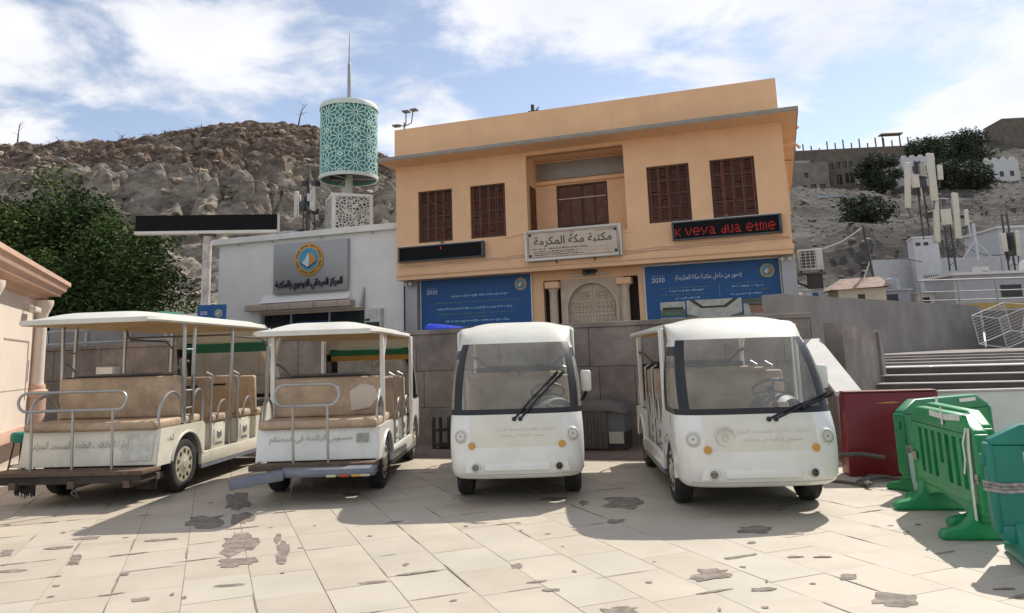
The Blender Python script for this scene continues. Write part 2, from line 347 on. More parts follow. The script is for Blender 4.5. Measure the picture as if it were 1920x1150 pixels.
def arabic(t):
    o = []; t = t.replace('لا', '\u0001')
    for i, ch in enumerate(t):
        prev, nxt = t[i - 1] if i else ' ', t[i + 1] if i + 1 < len(t) else ' '
        joins_prev = (prev in _AR and _AR[prev][1] == 4)
        nx = (nxt in _AR and _AR[nxt][1] > 1) or nxt == '\u0001'
        if ch == '\u0001': o.append(chr(0xFEFC if joins_prev else 0xFEFB))
        elif ch in _AR:
            b, n = _AR[ch]
            if n == 1: o.append(chr(b))
            elif n == 2: o.append(chr(b + (1 if joins_prev else 0)))
            else: o.append(chr(b + ((3 if nx else 1) if joins_prev else (2 if nx else 0))))
        else: o.append({'(': ')', ')': '('}.get(ch, ch))
    return ''.join(reversed(o))
def lettering(text, w, h, m, parent, loc, depth=0.004, name='lettering', rot=(R(90), 0, 0), bold=0.0, width_only=False):
    cu = bpy.data.curves.new('t', 'FONT'); cu.body = text; cu.resolution_u = 3; cu.extrude = 0.0; cu.offset = bold
    ob = bpy.data.objects.new('t', cu); COL.objects.link(ob)
    dg = bpy.context.evaluated_depsgraph_get(); me = bpy.data.meshes.new_from_object(ob.evaluated_get(dg))
    bpy.data.objects.remove(ob); bpy.data.curves.remove(cu)
    xs = [v.co.x for v in me.vertices]; ys = [v.co.y for v in me.vertices]
    if not xs: return None
    x0, x1, y0, y1 = min(xs), max(xs), min(ys), max(ys)
    kx = w / (x1 - x0); ky = kx if width_only else h / (y1 - y0)
    for v in me.vertices: v.co.x = (v.co.x - (x0 + x1) / 2) * kx; v.co.y = (v.co.y - (y0 + y1) / 2) * ky
    me.materials.clear(); me.materials.append(M[m]); me.name = name
    if depth > 0.006:
        bm = bmesh.new(); bm.from_mesh(me); g = bmesh.ops.extrude_face_region(bm, geom=bm.faces[:])
        bmesh.ops.translate(bm, vec=(0, 0, depth), verts=[e for e in g['geom'] if isinstance(e, bmesh.types.BMVert)])
        bmesh.ops.recalc_face_normals(bm, faces=bm.faces); bm.to_mesh(me); bm.free()
    o = bpy.data.objects.new(name, me); COL.objects.link(o); o.parent = parent; o.location = loc; o.rotation_euler = rot; o['kind'] = 'stuff'
    return o
def rough_lines(parent, x0, x1, y, z0, z1, n, m, seed, hgt=0.05, name='text_line', slant=0.0):
    # lines of print too small to read: rows of short broken strokes
    rg = random.Random(seed)
    for i in range(n):
        z = z1 - (z1 - z0) * (i + 0.5) / n; mb = MB(); a = x0 + rg.uniform(0, 0.12) * (x1 - x0); e = x1 - rg.uniform(0, 0.12) * (x1 - x0); x = a
        while x < e:
            w = rg.uniform(0.02, 0.09); hh = hgt * rg.uniform(0.35, 1.0); zo = z + rg.uniform(-0.15, 0.15) * hgt
            mb.add([(x, y, zo - hh / 2), (x + w, y, zo - hh / 2), (x + w, y, zo + hh / 2), (x, y, zo + hh / 2)], [(0, 1, 2, 3)]); x += w + rg.choice((0.01, 0.012, 0.035))
        mb.build(name, m, parent)['kind'] = 'stuff'
FRZ = R(-18.7); FO = Vector((2.30, 25.0, 0)); FU = Vector((math.cos(FRZ), math.sin(FRZ), 0)); FV = Vector((-math.sin(FRZ), math.cos(FRZ), 0))
def FP(s, d, z=0.0): return FO + FU * s + FV * d + Vector((0, 0, z))

# ------------------------------------------------------------------ hills and ground
def rock_mat(name, c1, c2, c3, cd_, sc, band=False):
    m = bpy.data.materials.new(name); m.use_nodes = True
    nt = m.node_tree; N = nt.nodes; L = nt.links; b = N['Principled BSDF']; b.inputs['Roughness'].default_value = 0.95; b.inputs['Specular IOR Level'].default_value = 0.2
    g = N.new('ShaderNodeNewGeometry')
    mp = N.new('ShaderNodeMapping'); mp.inputs['Scale'].default_value = (1, 1, 2.2); mp.inputs['Rotation'].default_value = (0.25, 0.3, 0); L.new(g.outputs['Position'], mp.inputs[0])
    def noi(s, d=8, ro=0.65):
        n = N.new('ShaderNodeTexNoise'); n.inputs['Scale'].default_value = s * sc; n.inputs['Detail'].default_value = d; n.inputs['Roughness'].default_value = ro; L.new(mp.outputs[0], n.inputs['Vector']); return n.outputs['Fac']
    r = N.new('ShaderNodeValToRGB'); e = r.color_ramp.elements; e[0].position = 0.34; e[0].color = (*c1, 1); e[1].position = 0.66; e[1].color = (*c3, 1); k = r.color_ramp.elements.new(0.5); k.color = (*c2, 1)
    L.new(noi(0.16), r.inputs[0])
    r2 = N.new('ShaderNodeMapRange'); r2.inputs[1].default_value = 0.42; r2.inputs[2].default_value = 0.62; L.new(noi(1.1, 10, 0.75), r2.inputs[0])
    mx_ = N.new('ShaderNodeMix'); mx_.data_type = 'RGBA'; L.new(r2.outputs[0], mx_.inputs[0]); mx_.inputs[6].default_value = (*cd_, 1); L.new(r.outputs[0], mx_.inputs[7])
    last = mx_.outputs[2]
    if band:                                                 # a belt of bare grey boulders below the brown debris
        sx_ = N.new('ShaderNodeSeparateXYZ'); L.new(g.outputs['Position'], sx_.inputs[0])
        ad = N.new('ShaderNodeMath'); ad.operation = 'MULTIPLY_ADD'; L.new(noi(0.12, 5), ad.inputs[0]); ad.inputs[1].default_value = 9.0; L.new(sx_.outputs[2], ad.inputs[2])
        r3 = N.new('ShaderNodeMapRange'); r3.inputs[1].default_value = 19.5; r3.inputs[2].default_value = 22.0; r3.inputs[3].default_value = 0.85; r3.inputs[4].default_value = 0.0; L.new(ad.outputs[0], r3.inputs[0])
        gr = N.new('ShaderNodeMix'); gr.data_type = 'RGBA'; gr.inputs[6].default_value = (0.15, 0.13, 0.112, 1); gr.inputs[7].default_value = (0.62, 0.54, 0.44, 1); gm = N.new('ShaderNodeMapRange'); gm.inputs[1].default_value = 0.36; gm.inputs[2].default_value = 0.62; L.new(noi(0.45, 10, 0.75), gm.inputs[0]); L.new(gm.outputs[0], gr.inputs[0])
        m3 = N.new('ShaderNodeMix'); m3.data_type = 'RGBA'; L.new(r3.outputs[0], m3.inputs[0]); L.new(last, m3.inputs[6]); L.new(gr.outputs[2], m3.inputs[7]); last = m3.outputs[2]
    L.new(last, b.inputs['Base Color'])
    bp = N.new('ShaderNodeBump'); bp.inputs['Strength'].default_value = 1.0; bp.inputs['Distance'].default_value = 0.9; L.new(noi(0.8, 12, 0.72), bp.inputs['Height']); L.new(bp.outputs[0], b.inputs['Normal'])
    return m
M['hill_rock'] = rock_mat('hill_rock', (0.25, 0.175, 0.125), (0.40, 0.295, 0.215), (0.54, 0.445, 0.345), (0.135, 0.10, 0.078), 1.0, True)
M['hill_grey'] = rock_mat('hill_grey', (0.105, 0.093, 0.082), (0.145, 0.13, 0.113), (0.20, 0.18, 0.156), (0.085, 0.075, 0.066), 0.6)
def lerp_tab(t, x):
    if x <= t[0][0]: return t[0][1]
    for (a, p), (b, q) in zip(t, t[1:]):
        if x <= b: k = (x - a) / (b - a); k = k * k * (3 - 2 * k) * 0.5 + k * 0.5; return p + (q - p) * k
    return t[-1][1]
RIDGE_L = [(-75, 23.0), (-62, 23.6), (-51.6, 24.0), (-44.5, 24.1), (-37.5, 24.0), (-33.8, 24.6), (-25.7, 25.8), (-19.2, 24.8), (-13.7, 22.0), (-11.3, 21.2), (0, 18), (12, 15)]
def hill_left(x, y):
    top = lerp_tab(RIDGE_L, x * 75.0 / max(y, 75.0)); t = (y - 36.0) / 39.0
    if t <= 1:
        t = max(t, 0); g = lerp_tab([(0, 0), (0.12, 0.16), (0.3, 0.30), (0.42, 0.52), (0.6, 0.66), (0.8, 0.86), (1, 1)], t); z = 3.6 + (top - 3.6) * g
    else: z = top - (t - 1) * 9
    amp = min(1, max(0.15, t * 3)) * (1 if t < 0.90 else max(0.22, 1 - (t - 0.90) * 6))
    wx = x + 1.2 * noise.noise(Vector((x * 0.2, y * 0.2, 5))); wy = y + 1.2 * noise.noise(Vector((x * 0.2, y * 0.2, 15)))
    low = max(0, min(1, (0.72 - t) * 5))                     # bare boulders below, debris above
    d1 = noise.voronoi(Vector((wx * 0.20, wy * 0.36, 0.3)))[0]; d2 = noise.voronoi(Vector((wx * 0.55, wy * 0.85, 4.3)))[0]
    z += amp * ((0.8 + 1.3 * low) * (min(1.0, (d1[1] - d1[0]) * 2.6) ** 0.5 - 0.7) + (0.7 + 0.3 * low) * (min(1.0, (d2[1] - d2[0]) * 3.0) ** 0.5 - 0.7))
    z += amp * (0.8 * noise.fractal(Vector((x * 0.16, y * 0.16, 7)), 0.9, 2.1, 6) + 0.9 * (noise.ridged_multi_fractal(Vector((x * 0.35, y * 0.5, 2)), 0.8, 2.2, 5, 1.0, 2.0) - 1.0) * 0.6 + 0.22 * noise.fractal(Vector((x * 1.3, y * 1.3, 1)), 0.6, 2.1, 4))
    st = z + 1.2 * noise.noise(Vector((x * 0.09, y * 0.09, 3))) + x * 0.08
    z += amp * 0.22 * (0.4 + 0.6 * low) * (math.floor(st / 3.1) * 3.1 + 3.1 * min(1, ((st / 3.1) % 1) ** 4) - st)
    st = z + 0.5 * noise.noise(Vector((x * 0.3, y * 0.3, 8))) + x * 0.06
    z += amp * 0.35 * (math.floor(st / 1.4) * 1.4 + 1.4 * min(1, ((st / 1.4) % 1) ** 3) - st)
    return z
mb = MB(); mb.grid(lambda u, v: ((lambda x, y: (x, y, hill_left(x, y)))(-78 + 92 * u, 36 + 48 * v)), 520, 290)
hl = struct(mb.build('rocky_hill', 'hill_rock'))
def hill_right(x, y):
    a = x / y
    z = lerp_tab([(44, 3.4), (50, 4.7), (60, 5.6), (65, 6.2), (73, 11.6), (78, 12.8), (100, 17.0), (120, 24.4), (135, 28.6), (150, 36), (160, 40.5), (170, 44.6), (185, 44.0), (260, 40)], y)
    z *= 1.0 + 0.05 * max(0, (a - 0.5)) * 2
    p = Vector((x * 0.05, y * 0.05, 1.7))
    z += min(1, (y - 44) / 12) * (1.3 * noise.fractal(p, 0.9, 2.1, 6) + 0.8 * (noise.ridged_multi_fractal(Vector((x * 0.12, y * 0.09, 4)), 0.9, 2.2, 5, 1.0, 2.0) - 1))
    z += 1.4 * math.exp(-((y - 80) / 6) ** 2) * noise.noise(Vector((x * 0.13, 0, 9)))
    return z
mb = MB(); mb.grid(lambda u, v: ((lambda x, y: (x, y, hill_right(x, y)))(4 + 150 * u, 44 + 190 * v * v * 0.4 + 190 * v * 0.6 * 1.0)), 300, 240)
hr = struct(mb.build('grey_hillside', 'hill_grey'))
mb = MB(); mb.add([(-900, -200, -0.12), (900, -200, -0.12), (900, 1600, -0.12), (-900, 1600, -0.12)], [(0, 1, 2, 3)])
struct(mb.build('ground', 'earth'))

# loose rocks and rubble lying on the slopes
def rock_mesh(rg, mb, c, r):
    vs = []; ic = [(-1, 0, 1.6), (1, 0, 1.6), (-1, 0, -1.6), (1, 0, -1.6), (0, 1.6, 1), (0, 1.6, -1), (0, -1.6, 1), (0, -1.6, -1), (1.6, 1, 0), (-1.6, 1, 0), (1.6, -1, 0), (-1.6, -1, 0)]
    sx, sy, sz = rg.uniform(0.6, 1.5), rg.uniform(0.5, 1.1), rg.uniform(0.35, 0.8); a = rg.uniform(0, 6.28)
    for x, y, z in ic:
        k = r * rg.uniform(0.38, 0.68); x, y, z = x * sx * k, y * sy * k, z * sz * k; vs.append((c[0] + x * math.cos(a) - y * math.sin(a), c[1] + x * math.sin(a) + y * math.cos(a), c[2] + z))
    fs = [(0, 4, 1), (0, 9, 4), (9, 5, 4), (4, 5, 8), (4, 8, 1), (8, 10, 1), (8, 3, 10), (5, 3, 8), (5, 2, 3), (2, 7, 3), (7, 10, 3), (7, 6, 10), (7, 11, 6), (11, 0, 6), (0, 1, 6), (6, 1, 10), (9, 0, 11), (9, 11, 2), (9, 2, 5), (7, 2, 11)]
    mb.add(vs, fs)
rg = random.Random(5); mb = MB(); mb2 = MB()
for i in range(2600):
    x, y = rg.uniform(-58, -6), rg.uniform(37, 75); r = 0.05 + 0.5 * rg.random() ** 9
    rock_mesh(rg, mb if rg.random() < 0.7 else mb2, (x, y, hill_left(x, y) + r * 0.15), r)
stuff(mb.build('rubble', 'rock_loose')); 
for i in range(1400):
    y = rg.uniform(48, 150); x = y * rg.uniform(0.33, 0.72); r = (0.10 + 0.3 * rg.random() ** 4) * (0.6 + y / 130)
    rock_mesh(rg, mb2, (x, y, hill_right(x, y) + r * 0.1), r)
stuff(mb2.build('grey_rubble', 'rock_grey'))
# dry brush and dead palm fronds on the rocky hill: fine twigs nobody could count
mb = MB()
for i in range(3600):
    x, y = rg.uniform(-56, -8), rg.uniform(50, 75.5)
    if noise.noise(Vector((x * 0.13, y * 0.13, 2))) < 0.0: continue
    z = hill_left(x, y)
    for k in range(rg.randint(3, 7)):
        a = rg.uniform(0, 6.28); l = rg.uniform(0.25, 1.0); w = rg.uniform(0.012, 0.045); up = rg.uniform(-0.05, 0.45); d = Vector((math.cos(a), math.sin(a), 0)); s_ = Vector((-d.y, d.x, 0)) * w
        p0 = Vector((x, y, z - 0.05)); p1 = p0 + d * l * 0.5 + Vector((0, 0, l * up * 0.6)); p2 = p0 + d * l + Vector((0, 0, l * up * 0.5))
        mb.add([p0 - s_, p0 + s_, p1 + s_, p1 - s_, p2], [(0, 1, 2, 3), (3, 2, 4)])
stuff(mb.build('dry_brush', 'brush_dry'))

# ------------------------------------------------------------------ plaza with stone slabs
PW = Vector((-1.69, 14.53, 0)); WD = (PW - FO).dot(FV)          # front face of the retaining wall, in facade depth
def wall_s(p): return (Vector(p) - PW).dot(FU)
def wall_q(p): return (Vector(p) - PW).dot(FV)
plaza = MB(); plaza.add([(-40, 1.0, -0.0045), (30, 1.0, -0.0045), (30, 19, -0.0045), (-40, 19, -0.0045)], [(0, 1, 2, 3)])
plaza = struct(plaza.build('plaza', 'paving_bed'))
D1 = Vector((-0.365, 0.931, 0)).normalized(); D2 = Vector((D1.y, -D1.x, 0)); TP, TQ = 0.46, 0.62
tiles = []; rg = random.Random(3)
for i in range(-30, 45):
    off = rg.choice((0, 0, 0, 0.31, 0.12)) ; big = rg.random() < 0.12
    for j in range(-4, 34):
        c = D2 * (i * TP) + D1 * (j * TQ + off + 3.0) + Vector((0.1, 0, 0))
        if c.y < 3.9 or c.y > 17 or abs(c.x) / c.y > 0.80 or wall_q(c) > -1.35: continue
        tiles.append((c, i, j))
tiles.sort(key=lambda t: t[0].y * (1 if abs(t[0].x) / t[0].y < 0.70 else 1.5))
pms = []
for k in range(9):
    t = MB(); a, b = TP / 2 - 0.0007 - 0.0007 * (k % 3), TQ / 2 - 0.0007 - 0.0007 * (k % 2); rr = random.Random(k)
    def jit(): return rr.uniform(-0.0015, 0.0015)
    t.add([(-a + jit(), -b + jit(), -0.02), (a + jit(), -b + jit(), -0.02), (a + jit(), b + jit(), -0.02), (-a + jit(), b + jit(), -0.02), (-a + 0.0015, -b + 0.0015, 0), (a - 0.0015, -b + 0.0015, 0), (a - 0.0015, b - 0.0015, 0), (-a + 0.0015, b - 0.0015, 0)],
          [(4, 5, 6, 7), (0, 1, 5, 4), (1, 2, 6, 5), (2, 3, 7, 6), (3, 0, 4, 7)])
    pms.append(t.mesh('paving_slab', ('paving', 'paving_b', 'paving_c')[k % 3]))
rest = MB(); ang = math.atan2(D2.y, D2.x)
for n_, (c, i, j) in enumerate(tiles):
    z = rg.uniform(-0.0012, 0.0012)
    if n_ < 300:
        o = bpy.data.objects.new('paving_slab', rg.choice(pms)); COL.objects.link(o); o.parent = plaza; o.location = (c.x, c.y, z); o.rotation_euler = (rg.gauss(0, 0.0012), rg.gauss(0, 0.0012), ang)
    else:
        a, b = TP / 2 - 0.003, TQ / 2 - 0.003; q = [c + D2 * (sx * a) + D1 * (sy * b) for sx, sy in ((-1, -1), (1, -1), (1, 1), (-1, 1))]
        rest.add([(p.x, p.y, -0.02) for p in q] + [(p.x, p.y, z) for p in q], [(4, 5, 6, 7), (0, 1, 5, 4), (1, 2, 6, 5), (2, 3, 7, 6), (3, 0, 4, 7)])
stuff(rest.build('paving_slab_field', 'paving', plaza))
# places where the stone facing has broken away and the mortar shows
PATCH = [(-3.29, 9.34, 0.27, 1.2), (-3.2, 8.16, 0.41, 0.72), (-2.86, 8.27, 0.23, 0.65), (-2.49, 7.11, 0.34, 0.80), (-2.29, 6.52, 0.32, 0.25), (-2.3, 6.38, 0.13, 0.14), (-2.01, 6.79, 0.12, 0.7), (-2.2, 7.29, 0.07, 0.36), (-2.61, 5.57, 0.13, 0.1), (-2.09, 5.84, 0.22, 0.07), (-0.05, 6.1, 0.1, 0.13), (1.07, 8.41, 0.43, 0.6), (1.31, 5.71, 0.28, 0.3), (2.01, 7.01, 0.29, 0.3), (2.27, 5.04, 0.32, 0.3), (0.59, 5.01, 0.24, 0.16), (0.18, 5.48, 0.14, 0.07), (1.56, 5.34, 0.15, 0.08), (2.2, 5.56, 0.12, 0.14), (-4.08, 7.55, 0.27, 0.13), (-4.12, 7.2, 0.24, 0.12), (-3.72, 6.75, 0.1, 0.45), (-4.05, 6.44, 0.23, 0.12), (-3.05, 6.24, 0.07, 0.1), (-4.5, 7.08, 0.1, 0.29), (0.66, 8.46, 0.11, 0.29), (0.36, 8.75, 0.35, 0.2), (0.87, 7.53, 0.17, 0.2), (3.17, 6.72, 0.06, 0.12), (1.85, 6.57, 0.07, 0.09), (2.23, 6.07, 0.13, 0.05), (2.03, 6.1, 0.13, 0.05), (-0.9, 6.24, 0.04, 0.09), (3.03, 5.19, 0.15, 0.05), (-2.0, 9.49, 0.2, 0.2), (-3.3, 7.38, 0.3, 0.1), (-1.07, 5.79, 0.23, 0.06)]
rg = random.Random(21)
for k in range(46):
    y = rg.uniform(4.6, 10.5); PATCH.append((y * rg.uniform(-0.62, 0.5), y, rg.uniform(0.015, 0.06), rg.uniform(0.02, 0.09)))
for k in range(150):                                       # open stretches of joint
    c, i, j = tiles[rg.randrange(0, min(len(tiles), 330))]
    if rg.random() < 0.5: e = c + D2 * (TP / 2) + D1 * rg.uniform(-0.2, 0.2); PATCH.append((e.x, e.y, rg.uniform(0.12, 0.6), rg.uniform(0.006, 0.016), 2))
    else: e = c + D1 * (TQ / 2) + D2 * rg.uniform(-0.15, 0.15); PATCH.append((e.x, e.y, rg.uniform(0.12, 0.46), rg.uniform(0.006, 0.018), 1))
for k in range(40):                                        # crumbled joint edges
    c, i, j = tiles[rg.randrange(0, min(len(tiles), 260))]; e = c + D2 * (TP / 2 * rg.choice((-1, 1, 0))) + D1 * (TQ / 2)
    PATCH.append((e.x, e.y, rg.uniform(0.10, 0.34), rg.uniform(0.02, 0.06), 1))
for k, pt in enumerate(PATCH):
    x, y, w, h = pt[:4]; n = 18 if w * h > 0.003 else 9; ph = rg.uniform(0, 50); vs = []
    A, B = ((D2, D1) if pt[4] == 1 else (D1, D2)) if len(pt) > 4 else (Vector((0.97, -0.05 + 0.2 * (x < 0), 0)), Vector((x / y * 0.9, 1, 0)).normalized())
    for q in range(n):
        a = 2 * math.pi * q / n; rr = 0.5 * (1 + 0.30 * noise.fractal(Vector((math.cos(a) * 1.2 + ph, math.sin(a) * 1.2, k)), 0.5, 2.2, 3) + rg.uniform(-0.28, 0.16))
        ca, sa = math.cos(a), math.sin(a); ca = math.copysign(abs(ca) ** 0.7, ca); sa = math.copysign(abs(sa) ** 0.7, sa)
        p = Vector((x, y, 0)) + A * (w * rr * ca) + B * (h * rr * sa); vs.append((p.x, p.y, 0.0032 + 0.0001 * (k % 8)))
    m_ = MB(); m_.add(vs, [tuple(range(n))]); m_.build('broken_patch', 'patch_mortar', plaza)
# brick pavers along the foot of the wall
m_ = bpy.data.materials.new('brick_strip'); m_.use_nodes = True; nt = m_.node_tree; bt = nt.nodes.new('ShaderNodeTexBrick'); bt.inputs['Color1'].default_value = (0.30, 0.20, 0.155, 1); bt.inputs['Color2'].default_value = (0.20, 0.14, 0.115, 1); bt.inputs['Mortar'].default_value = (0.12, 0.1, 0.09, 1)
bt.inputs['Scale'].default_value = 5.0; bt.inputs['Mortar Size'].default_value = 0.03; g_ = nt.nodes.new('ShaderNodeNewGeometry'); nt.links.new(g_.outputs['Position'], bt.inputs['Vector']); nt.links.new(bt.outputs[0], nt.nodes['Principled BSDF'].inputs['Base Color']); nt.nodes['Principled BSDF'].inputs['Roughness'].default_value = 0.85
M['brick_strip'] = m_
q = [PW + FU * s + FV * d for s, d in ((-16, -1.7), (7.2, -1.7), (7.2, -0.02), (-16, -0.02))]
m_ = MB(); m_.add([(p.x, p.y, 0.006) for p in q], [(0, 1, 2, 3)]); struct(m_.build('paver_strip', 'brick_strip'))

# ------------------------------------------------------------------ terrace, retaining wall and stairs
def FB(name, m, s0, s1, d0, d1, z0, z1, **k):       # box in the wall's own frame (s along it, d behind its face)
    return MB().box(s0, s1, d0, d1, z0, z1).build(name, m, **k)
ter = MB().box(-34, 6.6, 0.32, 26, -0.1, 1.93).build('terrace', 'concrete_grey', loc=tuple(PW), rz=FRZ); struct(ter)
rw = thing('retaining_wall', 'long grey granite-faced retaining wall behind the parked carts', 'wall', tuple(PW), FRZ)
MB().box(-15.5, 6.75, 0.03, 0.315, -0.1, 2.045).build('core', 'mortar', rw)
rg = random.Random(8); zr = [0, 0.66, 1.32, 1.99]; pm = {}
for r_ in range(3):
    s = -15.4 + rg.uniform(0, 0.4)
    while s < 6.72:
        w = min(rg.choice((0.62, 0.74, 0.92)), 6.74 - s)
        if w < 0.2: break
        key = (round(w, 2), r_, rg.randrange(3))
        if key not in pm: pm[key] = MB().box(0.004, w - 0.004, 0, 0.05, zr[r_] + 0.004, zr[r_ + 1] - 0.004).mesh('cladding_slab', ('granite', 'granite_b', 'granite_c')[key[2]], bevel=0.004, seg=1)
        o = bpy.data.objects.new('cladding_slab', pm[key]); COL.objects.link(o); o.parent = rw; o.location = (s, rg.uniform(-0.004, 0.004), 0); s += w
s = -15.5
while s < 6.7:
    w = min(1.5, 6.76 - s); MB().box(s + 0.003, s + w - 0.003, -0.025, 0.36, 1.99, 2.075).build('coping_stone', 'granite_b', rw, bevel=0.008, seg=1); s += w
st = thing('stone_staircase', 'wide stone staircase with tread edges coloured as sunlit, rising beside the retaining wall', 'stairs', tuple(PW), FRZ)
for k in range(1, 10):
    q0 = 1.18 + 0.34 * (k - 6); q1 = 4.6 if k == 9 else q0 + 0.40
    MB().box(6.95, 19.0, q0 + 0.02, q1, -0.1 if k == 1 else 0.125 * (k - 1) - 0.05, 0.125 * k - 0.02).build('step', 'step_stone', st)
    MB().box(6.93, 19.0, q0 - 0.015, q0 + 0.33 if k < 9 else 4.6, 0.125 * k - 0.02, 0.125 * k).build('tread', 'step_white' if k > 3 else 'step_stone', st, bevel=0.006, seg=1)  # sunlit treads and shaded risers put into the two stone colours
for k in range(4):
    MB().box(7.5, 19.0, 3.1 + 0.62 * k, 3.1 + 0.62 * k + (0.7 if k < 3 else 6), 1.0, 1.175 + 0.045 * k).build('step', 'granite_c', st, bevel=0.006, seg=1)
# sloping cheek beside the stairs; its pale coping colour carries the sunlight on top
ck = thing('stair_parapet', 'sloping parapet with top coloured pale as sunlit, at the foot of the stairs beside the wall', 'wall')
A, B = Vector((4.46, 12.35, 1.66)), Vector((4.42, 10.95, 0.93)); wv = Vector((0.34, 0.03, 0))
def slopebox(mb, A, B, wv, dz0, dz1, zb=None):
    top = [A, A + wv, B + wv, B]; vs = [(p.x, p.y, p.z + dz1) for p in top] + [(p.x, p.y, (p.z + dz0) if zb is None else zb) for p in top]
    mb.add(vs, [(0, 1, 2, 3), (7, 6, 5, 4), (0, 4, 5, 1), (1, 5, 6, 2), (2, 6, 7, 3), (3, 7, 4, 0)]); return mb
slopebox(MB(), A, B, wv, 0, -0.06, -0.05).build('core', 'granite', ck)
slopebox(MB(), A + Vector((-0.02, 0, 0)), B + Vector((-0.02, -0.03, -0.02)), wv + Vector((0.04, 0, 0)), -0.06, 0.0).build('coping', 'step_white', ck)
# short wall with a bevelled pale end, behind the cheek
sw = thing('end_wall', 'short brown granite wall with bevelled pale end cap above the stairs', 'wall')
A, B = Vector((4.95, 12.5, 1.90)), Vector((6.15, 13.95, 1.76)); wv = Vector((0.22, -0.18, 0))
slopebox(MB(), A, B, wv, 0, 0, 0.3).build('core', 'granite_b', sw)
e = (B - A).normalized()
mbp = MB(); C0 = B + e * 0.01; C1 = B + e * 0.22; h = Vector((0, 0, -0.30)); wv2 = wv * 1.15
vs = [C0, C0 + wv2, C1 + wv2 + h, C1 + h]; lo = [Vector((p.x, p.y, 0.4)) for p in vs]
mbp.add([tuple(p) for p in vs + lo], [(0, 1, 2, 3), (7, 6, 5, 4), (0, 4, 5, 1), (1, 5, 6, 2), (2, 6, 7, 3), (3, 7, 4, 0)]); mbp.build('end_cap', 'granite', sw)
mbp = MB(); vs = [p + Vector((0, 0, 0.02)) for p in vs]; lo = [p - Vector((0, 0, 0.05)) for p in vs]
mbp.add([tuple(p) for p in vs + lo], [(0, 1, 2, 3), (7, 6, 5, 4), (0, 4, 5, 1), (1, 5, 6, 2), (2, 6, 7, 3), (3, 7, 4, 0)]); mbp.build('cap_stone', 'step_white', sw)
# tall plain wall behind the stairs and its return
bw = thing('concrete_back_wall', 'tall plain grey concrete wall behind the stairs', 'wall')
A, B = Vector((5.3, 15.5, 2.6)), Vector((14.4, 24.0, 2.6)); slopebox(MB(), A, B, Vector((-0.25, 0.27, 0)), 0, 0, 0.2).build('panel', 'concrete_grey', bw)
A, B = Vector((14.4, 23.9, 2.45)), Vector((15.6, 19.5, 2.2)); slopebox(MB(), A, B, Vector((0.35, 0.1, 0)), 0, 0, 0.2).build('return', 'concrete_grey', bw)

# ------------------------------------------------------------------ the ochre library
lib = thing('library_building', 'two-storey ochre building with dark shutters, loggia and grey roof slab', 'building', tuple(FO), FRZ)
S0, S1 = -6.82, 6.46
WINS = [(-5.95, -4.63), (-3.95, -2.65), (2.22, 3.57), (4.22, 5.57)]
holes = [(a, b, 5.57, 7.43) for a, b in WINS] + [(-1.87, 1.50, 5.45, 8.29)]
MB().wall(S0, S1, 4.44, 8.42, holes, 0.0, 0.28).build('wall', 'ochre_plaster', lib)
MB().box(S1 - 0.28, S1, 0.28, 11, 4.44, 8.42).build('side_wall', 'ochre_plaster', lib)
MB().box(S0, S0 + 0.28, 0.28, 11, 4.44, 8.42).build('side_wall', 'ochre_plaster', lib)
MB().box(S0, S1, 10.7, 11.0, 1.9, 8.42).build('rear_wall', 'ochre_plaster', lib)
MB().box(S0, S1, 0.004, 0.9, 4.30, 4.438).build('soffit', 'ochre_plaster', lib)
MB().box(S0 - 0.02, S1 + 0.02, -0.03, 0.0, 4.44, 4.60).build('base_band', 'ochre_plaster', lib, bevel=0.01)
MB().box(-7.08, 6.95, -1.0, 11.6, 8.425, 8.56).build('roof_slab', 'slab_grey', lib, bevel=0.015)
MB().box(-7.04, 6.91, -0.97, 11.5, 8.415, 8.424).build('slab_soffit', 'ochre_plaster', lib)
par = MB()
for a, b, c, d in ((-6.87, 6.41, 0.0, 0.2), (-6.87, -6.67, 0.2, 11), (6.21, 6.41, 0.2, 11), (-6.87, 6.41, 10.8, 11)): par.box(a, b, c, d, 8.56, 9.84)
par.build('parapet', 'ochre_plaster', lib)
# loggia
MB().wall(-1.95, 1.58, 5.3, 8.4, [(-1.15, 0.67, 5.4, 7.40)], 1.2, 1.4).build('loggia_wall', 'ochre_plaster', lib)
MB().box(-1.99, -1.87, 0.2, 1.25, 5.45, 8.29).build('loggia_side', 'ochre_plaster', lib)
MB().box(1.50, 1.62, 0.2, 1.25, 5.45, 8.29).build('loggia_side', 'ochre_plaster', lib)
MB().box(-1.99, 1.62, 0.2, 1.25, 8.29, 8.40).build('loggia_ceiling', 'ochre_plaster', lib)
MB().box(-1.99, 1.62, -0.02, 1.25, 5.35, 5.45).build('loggia_floor', 'ochre_plaster', lib)
MB().box(-1.84, -1.872, 0.36, 0.98, 5.45, 7.3).build('side_door', 'shutter_wood', lib)
MB().box(-1.82, 1.48, 1.13, 1.19, 7.62, 8.24).build('frosted_panel', 'frosted_panel', lib, bevel=0.008)
MB().box(-1.84, 1.495, 1.15, 1.198, 8.242, 8.275).build('panel_frame', 'ochre_plaster', lib)
MB().box(-1.86, 1.495, 1.08, 1.198, 7.45, 7.56).build('ledge', 'ochre_plaster', lib)
